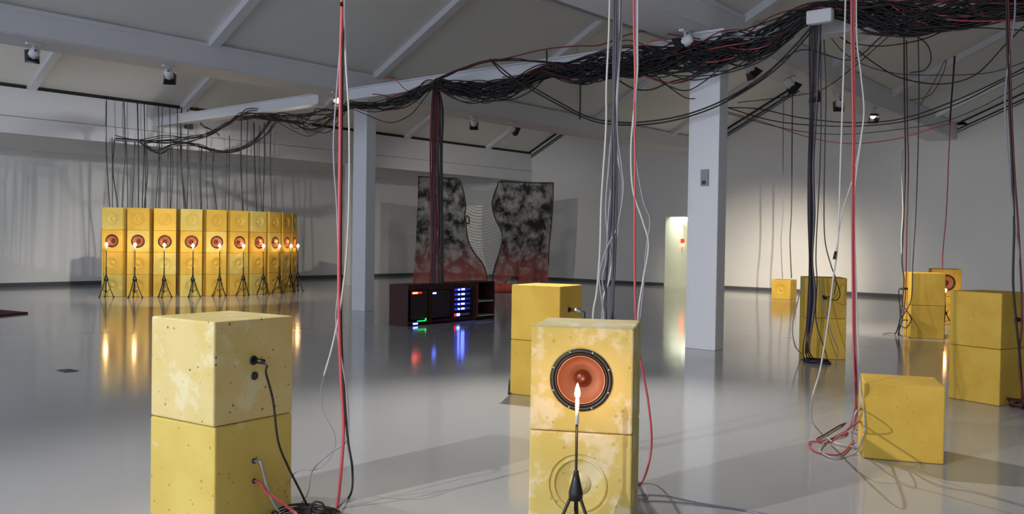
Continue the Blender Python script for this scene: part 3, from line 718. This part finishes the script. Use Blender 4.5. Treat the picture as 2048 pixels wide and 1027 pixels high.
# a few cables thrown over the top of the beam
for k in range(5):
    j = lambda: random.uniform(-3, 3)
    cable([at_y(x, y + j(), 10.8) for x, y in ((866, 164), (900, 148), (935, 134), (980, 121), (1030, 118), (1080, 122), (1130, 126), (1180, 112), (1240, 92 + 3 * k), (1320, 92 + 4 * k))], .009, M['cable_black'], 'black cable thrown over the top of the cross beam right of the maroon drop', 'cables over the top of the cross beam', 5, 5)
# long slack cables sagging under the beam
SAG = [[(980, 118), (1010, 150), (1060, 172), (1120, 205), (1180, 235), (1250, 245), (1330, 238), (1400, 220), (1470, 188), (1540, 140), (1600, 80), (1640, 30)],
       [(985, 122), (1040, 165), (1100, 200), (1180, 240), (1250, 250), (1330, 244), (1410, 222), (1480, 188), (1550, 140), (1610, 78), (1645, 30)],
       [(880, 180), (920, 190), (965, 198), (1010, 185), (1050, 168), (1090, 150)],
       [(700, 215), (740, 232), (780, 245), (820, 230), (850, 195), (868, 172)],
       [(600, 245), (630, 262), (660, 262), (690, 225)], [(590, 240), (615, 265), (640, 258), (665, 232)],
       [(1310, 150), (1340, 175), (1370, 195), (1390, 197)], [(1250, 140), (1320, 148), (1400, 135), (1480, 120), (1560, 70), (1640, 28)],
       [(1260, 130), (1340, 150), (1440, 148), (1530, 118), (1600, 60), (1645, 30)], [(1290, 120), (1330, 145), (1390, 160), (1460, 140), (1520, 100)]]
for k, P in enumerate(SAG):
    cable([at_y(x, y, 10.72) for x, y in P], .011 if k < 2 else .008, M['cable_black'], ['thick black cable sagging deep between left beam and junction box', 'second thick black cable sagging beside its twin below the bundle', 'thin black cable dipping below the bundle right of the maroon drop',
          'thin cable loop sagging right of the left column head', 'thin cable loop hanging under the bundle left of the left column', 'inner thin loop hanging under the bundle left of the left column', 'short black cable slack left of the right column',
          'black cable swinging low behind the right column head', 'black cable swinging lowest under the bundle at the right column', 'black cable loop across the right column face'][k])
# long thin spans in the right-hand bay, from the right column out to the right edge
SP = [([(1455, 215, 13), (1520, 218, 13), (1600, 235, 13.5), (1700, 245, 13.5), (1800, 238, 13), (1900, 205, 12), (1980, 170, 11), (2060, 130, 10)], .008, 'cable_black', 'long thin black cable span crossing the end wall to the right edge'),
      ([(1455, 215, 13.2), (1540, 240, 13.5), (1620, 250, 13.7), (1720, 252, 13.5), (1820, 240, 13), (1920, 205, 12), (2000, 165, 11), (2060, 138, 10)], .008, 'cable_black', 'second long thin black cable span crossing the end wall'),
      ([(1450, 222, 13.4), (1530, 245, 13.6), (1620, 275, 13.8), (1700, 287, 13.6), (1790, 278, 13), (1860, 258, 12.6), (1905, 245, 12)], .007, 'cable_red', 'thin red cable span sagging lowest across the end wall'),
      ([(1450, 225, 13.1), (1540, 250, 13.3), (1620, 265, 13.6), (1700, 268, 13.6), (1800, 258, 13), (1880, 245, 12.6), (1960, 215, 12), (2060, 160, 11)], .006, 'cable_dark', 'thin dark cable span below its pair on the end wall'),
      ([(1640, 55, 11.6), (1690, 80, 12), (1740, 120, 12), (1800, 155, 12), (1880, 168, 12), (1950, 150, 11.6), (2010, 90, 11), (2060, 40, 10.5)], .008, 'cable_black', 'black cable slung in a wide dip right of the junction box'),
      ([(1650, 60, 11.6), (1700, 115, 12), (1780, 145, 12), (1880, 150, 12), (1980, 145, 12), (2060, 120, 11.5)], .006, 'cable_dark', 'thin grey cable slung in a flat dip right of the junction box'),
      ([(1455, 200, 12.6), (1520, 160, 12.3), (1600, 100, 12), (1700, 120, 12), (1760, 75, 11.5), (1800, 40, 11.3)], .007, 'cable_black', 'thin black cable zigzagging behind the dark cable drop'),
      ([(1475, 205, 12.8), (1560, 195, 12.8), (1640, 180, 12.6), (1700, 140, 12), (1780, 70, 11.5)], .006, 'cable_black', 'thin black cable rising to the bundle behind the white cable'),
      ([(1640, 50, 11.6), (1700, 62, 11.4), (1780, 72, 11.2), (1860, 65, 11), (1940, 30, 11), (2000, 5, 10.6)], .009, 'cable_maroon', 'maroon cable looping under the bundle toward the right edge'),
      ([(1690, 85, 11.4), (1760, 92, 11.2), (1840, 80, 11), (1900, 55, 11), (1960, 20, 11)], .008, 'cable_black', 'black cable looping under the bundle toward the right edge'),
      ([(1840, 210, 14), (1865, 170, 13.5), (1885, 130, 13), (1893, 120, 13)], .006, 'cable_black', 'thin cable arc left of the tall dark rod in the right bay'),
      ([(1820, 200, 14), (1860, 190, 13.5), (1885, 150, 13), (1893, 120, 13)], .006, 'cable_black', 'second thin cable arc left of the tall dark rod'),
      ([(1830, 70, 11.2), (1855, 90, 11.2), (1862, 120, 11.2), (1848, 140, 11.2), (1820, 145, 11.2)], .007, 'cable_black', 'short black cable hook hanging under the bundle on the right')]
for P, r, mt, lb in SP: cable([at_depth(x, y, d) for x, y, d in P], r, M[mt], lb)
# swoops from the bundle end down to the curved wall
SW = [([(545, 228), (500, 224), (478, 232), (455, 250), (420, 268), (380, 277), (330, 280), (280, 282), (230, 275)], 5), ([(545, 232), (525, 262), (500, 290), (465, 300), (432, 304), (400, 294), (372, 285), (330, 283), (290, 284)], 5),
      ([(560, 230), (530, 270), (490, 294), (455, 301), (430, 300), (400, 290), (350, 288), (320, 305), (290, 290)], 2), ([(478, 232), (430, 262), (380, 285), (340, 288), (310, 300), (280, 285)], 2), ([(395, 215), (400, 245), (425, 262), (440, 268)], 2)]
nsw = 0
for P, cnt in SW:
    for k in range(cnt):
        j = lambda s: random.gauss(0, s)
        pts = []
        for m_, (x, y) in enumerate(P):
            f = m_ / (len(P) - 1); X = -16.6 * (1 - f) + -20.2 * f
            pts.append(at_x(x + j(1.5), y + j(3.0), X if P[0][0] > 470 else -20.2))
        cable(pts, .010, M['cable_black'], 'black cable swooping from the beam bundle over the curved wall', 'cables swooping to the curved wall'); nsw += 1
# drops behind the curved wall
def arc_x(px):
    """point on the arc just behind the stacks met by the column of the picture at px"""
    best = None
    for k in range(200):
        t = T0 - .1 + (DT * 9 + .3) * k / 199; p = Vector((CX + (CRAD - .56) * math.cos(t), CY + (CRAD - .56) * math.sin(t), 2.0)); d = p - CO; x = W / 2 + F * d.dot(CR) / d.dot(CF)
        if best is None or abs(x - px) < best[0]: best = (abs(x - px), p)
    return best[1]
DROPS = [(213, 192), (248, 198), (275, 202), (289, 204), (316, 208), (325, 210), (340, 212), (355, 214), (364, 214), (376, 218), (225, 275), (229, 278), (252, 282), (270, 284), (288, 284), (292, 286), (318, 286), (336, 290), (344, 288), (363, 292), (373, 292), (399, 292), (403, 293),
         (415, 262), (428, 296), (453, 297), (459, 270), (480, 300), (483, 236), (496, 240), (507, 245), (518, 250), (528, 245), (541, 250)]
for k, (px, py) in enumerate(DROPS):
    b = arc_x(px); dd = depth_of(b); top = at_depth(px + random.uniform(-1, 1), py, dd)
    mids = at_depth(px + random.uniform(-3, 3), (py + 410) / 2, dd); lowp = at_depth(px + random.uniform(-6, 8), 420, dd); lowp.z = min(lowp.z, 1.9)
    cable([top, mids, Vector((lowp.x, lowp.y, 1.95)), Vector((b.x, b.y, .9)), Vector((b.x, b.y, .02))], random.uniform(.009, .017), M['cable_dark'] if k % 4 == 1 else M['cable_black'],
          'thin dark cable dropping behind the curved wall of cubes', 'cables dropping behind the curved wall')
# maroon drop to the equipment cases
for k in range(11):
    x = 862 + k * 2.3; mt = ['cable_maroon', 'cable_maroon', 'cable_black', 'cable_maroon', 'cable_black'][k % 5] if k < 7 else 'cable_black'
    P = [at_depth(868 + k * .8, 172 + random.uniform(-4, 4), 15.75)] + [at_depth(x + random.uniform(-1.3, 1.3), y, 15.75) for y in (220, 300, 380, 460, 530)]
    e = at_depth(x + random.uniform(-4, 2), 575, 15.72); P.append(e); P.append(Vector((e.x, e.y, .3)))
    cable(P, .014, M[mt], 'maroon cable in the straight drop down to the equipment cases' if mt == 'cable_maroon' else 'black cable in the straight drop down to the equipment cases', 'cables dropping to the equipment cases')
# stack with the purple coil: dark drop
for k in range(8):
    d = 11.12 + random.uniform(-.05, .05); o = (k - 3.5) * 2.0
    mt = ['cable_black', 'cable_purple', 'cable_dark', 'cable_black', 'cable_black', 'cable_purple', 'cable_grey', 'cable_black'][k]
    P = [at_depth(1633 + o * 1.5, 18, 11.3), at_depth(1629 + o * 1.5, 100, d), at_depth(1627 + o * 1.1 + random.uniform(-2, 2), 220, d), at_depth(1622 + o * .8, 330, d), at_depth(1623 + o * 1.0, 430, d), at_depth(1622 + o * .5, 520, d), at_depth(1624 + o * 1.1, 590, d), at_depth(1619 + o * .9, 650, d), at_depth(1614 + o * .8 + random.uniform(-3, 3), 700, d)]
    e = at_z(1612 + k * 3, 720, .015); P += [e, at_z(1630 + k * 3, 724 + random.uniform(-3, 2), .015)]
    cable(P, .0065, M[mt], {'cable_black': 'black', 'cable_purple': 'purple', 'cable_dark': 'dark grey', 'cable_grey': 'grey'}[mt] + ' cable hanging in front of the stack with the purple coil', 'dark cables before the coiled stack')
for k, (mt, P) in enumerate([('cable_dark', [(1641, 60), (1642, 200), (1640, 330), (1632, 500), (1634, 560), (1632, 640), (1650, 700), (1655, 722)]), ('cable_dark', [(1648, 80), (1652, 180), (1650, 280), (1648, 400), (1650, 480), (1662, 530), (1672, 560), (1668, 590)]),
                           ('cable_grey', [(1636, 560), (1645, 600), (1655, 640), (1668, 680), (1676, 700), (1672, 722)]), ('cable_grey', [(1606, 560), (1596, 600), (1585, 650), (1590, 690), (1604, 708)])]):
    cable([at_depth(x, y, 11.1) for x, y in P[:-1]] + [at_depth(P[-1][0], P[-1][1], 11.1) if P[-1][1] < 700 else at_z(P[-1][0], P[-1][1], .01)], .007, M[mt], ['thin dark cable running down right of the purple bundle', 'dark cable curving to the plug on the coiled stack', 'grey cable trailing down the lower coiled cube', 'thin grey cable bowed out left of the coiled stack'][k])
for k in range(5):
    P = []
    c = at_z(1634, 722, .015); c.x += random.uniform(-.02, .02)
    for j in range(26):
        a = j * .62; rr = .10 + .02 * math.sin(j * 1.3 + k); P.append(vec(c.x + 1.5 * rr * math.cos(a) * .9, c.y + rr * math.sin(a) - .03, .012 + .006 * k + .004 * math.sin(j)))
    cable(P, .009, M['cable_purple' if k % 2 else 'cable_black'], ('purple' if k % 2 else 'black') + ' cable coiled on the floor before its stack', 'floor coil before the coiled stack', 3)
nE = Vector((math.sin(rE), -math.cos(rE), 0)); PE = Vector((posE[0], posE[1], 0)) + nE * .252; cE = face_disc(E2, 1648, 594, PE, nE, .026)
c = cable([cE + nE * .09, cE + nE * .11 + vec(.06, .03, .04), at_depth(1668, 560, 11.15), at_depth(1676, 570, 11.15), at_depth(1680, 590, 11.15), at_depth(1672, 600, 11.15), at_depth(1660, 597, 11.2)], .006, M['cable_black'], 'short black lead looped from the plug on the coiled stack'); with_plug(c, cE, nE, .02, .10)
# ---- left foreground: red and white cables with a black one
dA = 4.70
def cb3(P, r, mt, label, group=None, end=None): 
    pts = [at_depth(x, y, d) for x, y, d in P]
    if end: pts += [at_z(x, y, .012) for x, y in end]
    return cable(pts, r, M[mt], label, group, 8, 8)
cb3([(684, -160, dA), (684, 0, dA), (681, 120, dA), (680, 300, dA), (678, 480, dA), (678, 640, dA), (682, 760, dA), (687, 850, dA), (682, 940, dA)], .0085, 'cable_red', 'thick red cable hanging right of the left foreground stack', None, [(672, 1015), (640, 1040)])
cb3([(688, -160, dA + .05), (688, 20, dA + .05), (692, 130, dA), (698, 240, dA), (698, 400, dA), (692, 520, dA), (681, 610, dA), (665, 690, dA), (648, 750, dA)], .005, 'cable_white', 'white cable bowing out to the right beside the thick red cable', None, None)
cb3([(648, 750, dA), (641, 790, dA), (650, 830, dA), (668, 865, dA), (668, 900, dA), (640, 935, dA), (590, 945, dA)], .0025, 'cable_grey', 'thin grey wire curling from the white cable to the left stack', None, [(560, 1000)])
cb3([(686, -160, dA), (684, 30, dA), (676, 150, dA), (668, 260, dA), (668, 330, dA), (674, 420, dA), (677, 560, dA), (672, 640, dA), (680, 700, dA), (693, 780, dA), (697, 850, dA), (690, 885, dA), (660, 905, dA), (625, 940, dA), (615, 985, dA)], .0045, 'cable_grey', 'grey white cable bowing out to the left beside the thick red cable', None, [(600, 1010)])
cb3([(685, -160, dA + .02), (685, 100, dA + .02), (682, 400, dA + .02), (682, 640, dA + .02), (688, 780, dA), (696, 880, dA), (705, 940, dA)], .0065, 'cable_black', 'black cable hanging behind the thick red cable', None, [(700, 990), (660, 1022), (620, 1030)])
o = cable([at_depth(686, 12, dA - .02), at_depth(681, 9, dA - .03), at_depth(684, 5, dA - .02)], .006, M['cable_black'], 'small black cable tie at the top of the red cable')
c = cable([cA + nA * .07, cA + nA * .10 + vec(0, 0, -.02), at_plane(532, 745, PA + nA * .10, nA), at_plane(546, 800, PA + nA * .10, nA), at_plane(556, 880, PA + nA * .12, nA), at_plane(575, 930, PA + nA * .14, nA), at_plane(600, 980, PA + nA * .15, nA), at_z(618, 1018, .01)], .006, M['cable_black'], 'black cable curving down from the plug of the left foreground stack', None, 8, 8); with_plug(c, cA, nA, .013, .075)
cable([cA1, cA1 + nA * .05, at_plane(528, 950, PA + nA * .05, nA), at_plane(538, 985, PA + nA * .06, nA), at_plane(556, 1020, PA + nA * .07, nA), at_plane(575, 1060, PA + nA * .08, nA)], .007, M['cable_grey'], 'grey cable coming out of the upper hole of the lower left cube', None, 8, 8)
cable([cA2, cA2 + nA * .04, at_plane(535, 985, PA + nA * .06, nA), at_plane(565, 1005, PA + nA * .10, nA), at_plane(590, 1025, PA + nA * .14, nA), at_z(610, 1040, .01)], .0075, M['cable_red'], 'red cable coming out of the lower hole of the lower left cube', None, 8, 8)
for k in range(5):
    c0 = at_z(612, 1040, .01); P = [vec(c0.x + (.13 + .015 * k) * math.cos(j * .6 + k), c0.y + (.11 + .012 * k) * math.sin(j * .6 + k), .012 + .007 * k + .004 * math.sin(j * 1.7)) for j in range(24)]
    cable(P, .006, M['cable_black'], 'black cable coiled on the floor beside the left foreground stack', 'floor coil by the left foreground stack', 3)
cb3([(620, 1040, 4.6), (622, 1015, 4.6), (630, 1003, 4.6), (645, 1006, 4.6), (650, 1022, 4.6)], .006, 'cable_black', 'small upright black cable loop above the floor coil')
# ---- centre: grey/white bundle behind the copper driver stack
dC = 6.0
for k, (mt, r, P, lb) in enumerate([
    ('cable_white', .007, [(1222, -120), (1218, 60), (1213, 170), (1212, 260), (1203, 400), (1200, 500), (1194, 580), (1186, 640)], 'off-white cable hanging leftmost behind the copper driver stack'),
    ('cable_dark', .009, [(1229, -120), (1228, 60), (1226, 200), (1224, 300), (1222, 420), (1215, 520), (1211, 600), (1213, 660)], 'dark grey cable at the core of the centre bundle'),
    ('cable_dark', .009, [(1234, -120), (1232, 80), (1228, 220), (1229, 330), (1227, 430), (1226, 520), (1224, 600), (1222, 660)], 'second dark grey cable at the core of the centre bundle'),
    ('cable_grey', .007, [(1236, -120), (1236, 60), (1232, 150), (1233, 240), (1230, 330), (1222, 450), (1226, 520), (1216, 560), (1208, 600), (1204, 650)], 'grey cable twisting through the centre bundle'),
    ('cable_white', .007, [(1246, -120), (1243, 60), (1238, 130), (1232, 220), (1234, 300), (1245, 370), (1240, 440), (1228, 500), (1218, 560), (1206, 600), (1212, 650)], 'white cable bowing right in the centre bundle'),
    ('cable_grey', .006, [(1240, -120), (1239, 100), (1234, 250), (1243, 330), (1247, 380), (1235, 450), (1212, 500), (1199, 550), (1204, 600), (1210, 650)], 'grey cable crossing to the left in the centre bundle'),
    ('cable_grey', .007, [(1226, -120), (1231, 120), (1226, 230), (1218, 330), (1212, 430), (1226, 540), (1222, 590), (1224, 650)], 'light grey cable bowing left in the centre bundle'),
    ('cable_grey', .006, [(1232, -120), (1234, 120), (1229, 300), (1218, 420), (1212, 520), (1205, 560), (1214, 610), (1205, 650)], 'thin grey cable along the left of the centre bundle'),
    ('cable_dark', .007, [(1242, -120), (1240, 60), (1230, 180), (1232, 280), (1233, 420), (1230, 520), (1226, 640)], 'charcoal cable along the right of the centre bundle')]):
    cable([at_depth(x, y, dC - .05 * (k % 3)) for x, y in P] + [at_depth(P[-1][0] + 10, 760, dC), at_z(1200 + 6 * k, 905, .01)], r, M[mt], lb, None, 8, 7)
dR = 5.5
cb3([(1267, -140, dR), (1268, 50, dR), (1270, 150, dR), (1268, 240, dR), (1270, 300, dR), (1269, 450, dR), (1270, 600, dR), (1275, 680, dR), (1285, 740, dR), (1296, 800, dR), (1303, 870, dR), (1299, 920, dR)], .007, 'cable_red', 'red cable hanging to the right behind the copper driver stack', None, [(1284, 962), (1262, 972)])
cb3([(1276, -140, dR), (1275, 80, dR), (1275, 140, dR), (1268, 220, dR), (1262, 300, dR), (1266, 380, dR), (1285, 440, dR), (1297, 490, dR), (1286, 560, dR), (1277, 620, dR), (1274, 680, dR)], .006, 'cable_white', 'white cable bowing right beside the red centre cable', None, None)
cb3([(1273, -140, dR), (1272, 200, dR), (1270, 300, dR), (1286, 400, dR), (1300, 440, dR), (1292, 500, dR), (1288, 560, dR), (1280, 640, dR)], .005, 'cable_grey', 'thin grey cable bowing right beside the red centre cable', None, None)
cable([at_z(x, y, .006) for x, y in ((1284, 985), (1296, 992), (1284, 997), (1276, 990), (1330, 990), (1400, 1005), (1470, 1015), (1560, 1030))], .004, M['cable_grey'], 'thin grey cable lying on the floor right of the copper driver stack')
cable([at_z(x, y, .006) for x, y in ((1276, 1000), (1340, 1002), (1420, 1010), (1500, 1022), (1540, 1040))], .004, M['cable_grey'], 'second thin cable lying on the floor right of the copper driver stack')
# ---- right: red and white drop at the single cube
dF = 6.1
for k in range(3):
    cb3([(1703 + k * 2.5, -140, dF), (1703 + k * 2.5, 60, dF), (1706 + k * 1.5, 250, dF), (1704 + k * 2, 400, dF), (1705 + k * 2, 560, dF), (1707 + k * 2, 700, dF), (1711 + k, 790, dF)], .0065, 'cable_red' if k != 1 else 'cable_maroon', ['red cable hanging leftmost beside the single floor cube', 'dark red cable between the two red ones beside the single floor cube', 'red cable hanging rightmost beside the single floor cube'][k],
        None, [[(1705, 862), (1650, 880), (1618, 884), (1632, 902), (1680, 908), (1706, 880)], [(1712, 835), (1680, 850), (1650, 868), (1634, 878), (1650, 886)], [(1702, 850), (1690, 868), (1660, 876)]][k])
cb3([(1692, -140, dF), (1691, 0, dF), (1687, 150, dF), (1681, 330, dF), (1676, 480, dF), (1666, 560, dF), (1655, 650, dF), (1640, 740, dF), (1624, 800, dF)], .006, 'cable_white', 'white cable swinging left of the red drop down to the floor', None, [(1626, 846), (1660, 880), (1700, 892), (1716, 895)])
cb3([(1714, -140, dF), (1713, 60, dF), (1722, 150, dF), (1728, 220, dF), (1722, 280, dF), (1708, 400, dF), (1712, 560, dF), (1717, 700, dF), (1722, 770, dF), (1728, 830, dF), (1727, 870, dF)], .0055, 'cable_white', 'white cable hanging just right of the red drop', None, [(1710, 905), (1670, 915), (1640, 900), (1655, 880), (1690, 860)])
cb3([(1727, 240, dF), (1710, 340, dF), (1686, 420, dF), (1672, 500, dF)], .004, 'cable_white', 'thin white cable with a black joint crossing toward the left', None, None)
tag(tube('cable_joint', [at_depth(1671, 502, dF - .01), at_depth(1668, 518, dF - .01)], .009, M['black'], None, 1, 8), 'small black cable joint on the thin white cable', 'connector')
nF = Vector((-math.cos(rF), -math.sin(rF), 0)); PF = Vector((posF[0], posF[1], 0)) + nF * .25
cable([at_plane(1722, 815, PF, nF), at_plane(1717, 818, PF + nF * .05, nF), at_plane(1708, 835, PF + nF * .08, nF), at_z(1704, 890, .012)], .0055, M['cable_white'], 'short white lead entering the side of the single floor cube', None, 8, 8)
cable([at_plane(1720, 842, PF, nF), at_plane(1714, 845, PF + nF * .05, nF), at_plane(1690, 862, PF + nF * .16, nF), at_z(1660, 886, .012)], .007, M['cable_red'], 'short red lead entering the side of the single floor cube', None, 8, 8)
# ---- far right drops
for k, (mt, r, P, lb) in enumerate([('cable_black', .010, [(2010, -120), (2014, 60), (2018, 200), (2024, 330), (2028, 450), (2026, 560), (2032, 640), (2040, 720)], 'black cable hanging left of the pair at the right edge'),
                                 ('cable_maroon', .009, [(2012, -120), (2018, 60), (2022, 200), (2028, 330), (2036, 450), (2042, 560), (2044, 640), (2038, 720), (2044, 780)], 'maroon cable hanging at the right edge'),
                                 ('cable_grey', .008, [(2028, -120), (2030, 20), (2020, 100), (2010, 220), (2026, 420), (2040, 520), (2048, 640), (2056, 720)], 'grey cable bowing at the right edge')]):
    cable([at_depth(x, y, 7.95) for x, y in P] + [at_z(2046 + 4 * k, 818, .012)], r, M[mt], lb, None, 8, 7)
for k in range(4):
    c0 = at_z(2062, 816, .01); P = [vec(c0.x + (.16 + .01 * k) * math.cos(j * .5 + k), c0.y + .12 * math.sin(j * .5 + k), .012 + .02 * k + .01 * math.sin(j)) for j in range(22)]
    cable(P, .009, M['cable_black' if k % 2 else 'cable_maroon'], ('black' if k % 2 else 'maroon') + ' cable coiled on the floor at the right edge', 'floor coil at the right edge', 3)
nG = Vector((math.cos(rG), math.sin(rG), 0)); PG = Vector((posG[0], posG[1], 0)) + nG * .252; cG = face_disc(G_2, 2032, 638, PG, nG, .026)
c = cable([cG + nG * .10, cG + nG * .14 + vec(0, 0, -.03), cG + nG * .12 + vec(.02, -.06, -.2), cG + nG * .12 + vec(.02, -.1, -.6)], .007, M['cable_black'], 'black plug lead on the shaded side of the right edge stack'); with_plug(c, cG, nG, .018, .10)
# ---- behind: drops to the stack with the candle, the lone cube and the last stack
for k, (mt, r, P, lb) in enumerate([('cable_dark', .012, [(1808, 60), (1809, 200), (1811, 320), (1808, 420), (1804, 520), (1808, 560), (1803, 620), (1796, 655)], 'dark cable hanging left of the stack with the lit left side'),
                                 ('cable_white', .010, [(1806, 300), (1804, 350), (1806, 420), (1803, 480), (1806, 540)], 'pale taped cable length in the drop left of the lit-sided stack'),
                                 ('cable_maroon', .009, [(1813, 80), (1815, 250), (1817, 330), (1814, 450), (1812, 560), (1808, 620), (1800, 655)], 'maroon cable in the drop left of the lit-sided stack'),
                                 ('cable_dark', .008, [(1836, 60), (1838, 180), (1836, 300), (1832, 420), (1826, 520), (1822, 600), (1800, 640)], 'thin dark cable hanging right of the taped drop')]):
    cable([at_depth(x, y, 14.35 - (.4 if k == 3 else 0)) for x, y in P] + ([at_z(1790 + 3 * k, 668, .01)] if k != 1 else []), r, M[mt], lb, None, 7, 6)
cable([at_depth(1806, 610, 14.2), at_depth(1818, 628, 14.1), at_depth(1822, 640, 14.1), at_depth(1812, 655, 14.1), at_depth(1802, 650, 14.2), at_depth(1806, 640, 14.2), at_depth(1816, 640, 14.2)], .009, M['cable_dark'], 'dark cable loop beside the foot of the lit-sided stack')
cable([at_z(x, y, .008) for x, y in ((1806, 674), (1780, 670), (1765, 667), (1790, 665), (1806, 672))], .006, M['cable_grey'], 'thin grey cable lying on the floor left of the lit-sided stack')
nI = Vector((-math.cos(rI), -math.sin(rI), 0)); PI_ = Vector((posI[0], posI[1], 0)) + nI * .252; cI = face_disc(I2, 1815, 577, PI_, nI, .026)
c = cable([cI + nI * .10, cI + nI * .13 + vec(0, 0, -.05), cI + nI * .1 + vec(0, 0, -.4), cI + nI * .12 + vec(0, 0, -.75)], .008, M['cable_black'], 'black plug lead on the lit side of the distant stack'); with_plug(c, cI, nI, .018, .10)
for x, t, mt, r, lb in ((1585, 175, 'cable_dark', .014, 'dark cable dropping to the lone small cube'), (1567, 190, 'cable_grey', .012, 'grey cable dropping to the lone small cube')):
    cable([at_depth(x, t, 23.9), at_depth(x - 1, 300, 23.9), at_depth(x - 2 + (x < 1570) * 1, 420, 23.9), at_depth(x - 5, 480, 23.9), at_depth(x - 2, 556, 23.9)], r, M[mt], lb)
cable([at_depth(x, y, 16.6) for x, y in ((1908, 112), (1905, 170), (1898, 300), (1893, 420), (1886, 500), (1885, 536))], .010, M['cable_red'], 'red cable dropping to the last stack behind the right group')
cable([at_depth(x, y, 16.4) for x, y in ((1910, 112), (1906, 160), (1899, 250))], .014, M['cable_black'], 'stiff black cable at the top of the thin red drop')
for k, (x, y0, y1) in enumerate(((1155, 62, 238), (1160, 60, 238))): cable([at_x(x, y0, -11.6), at_x(x + 1, (y0 + y1) / 2, -12.6), at_x(x, y1, -13.6)], .02, M['base' if k else 'steel'], 'thin conduit hanging from the ridge to the left beam', 'conduits at the ridge', name='hanging_conduit')
cable([at_y(1093, 98, 11.1), at_y(1094, 122, 11.1)], .012, M['cable_black'], 'black strap tying the bundle to the cross beam')
nD = Vector((math.cos(rD), math.sin(rD), 0)); PD = Vector((posD[0], posD[1], 0)) + nD * .252; cD = face_disc(D2, 1138, 619, PD, nD, .026)
c = cable([cD + nD * .13, cD + nD * .16 + vec(0, 0, -.05), cD + nD * .12 + vec(0, 0, -.35), cD + nD * .15 + vec(0, 0, -.9)], .007, M['cable_black'], 'lead with chrome plug on the shaded side of the bright centre stack'); with_plug(c, cD, nD, .018, .12, M['chrome'])
cable([at_z(1018, 786, .01), at_depth(1019, 772, 8.8), at_depth(1020, 760, 8.9)], .012, M['cable_black'], 'bit of black cable at the left foot of the bright centre stack')
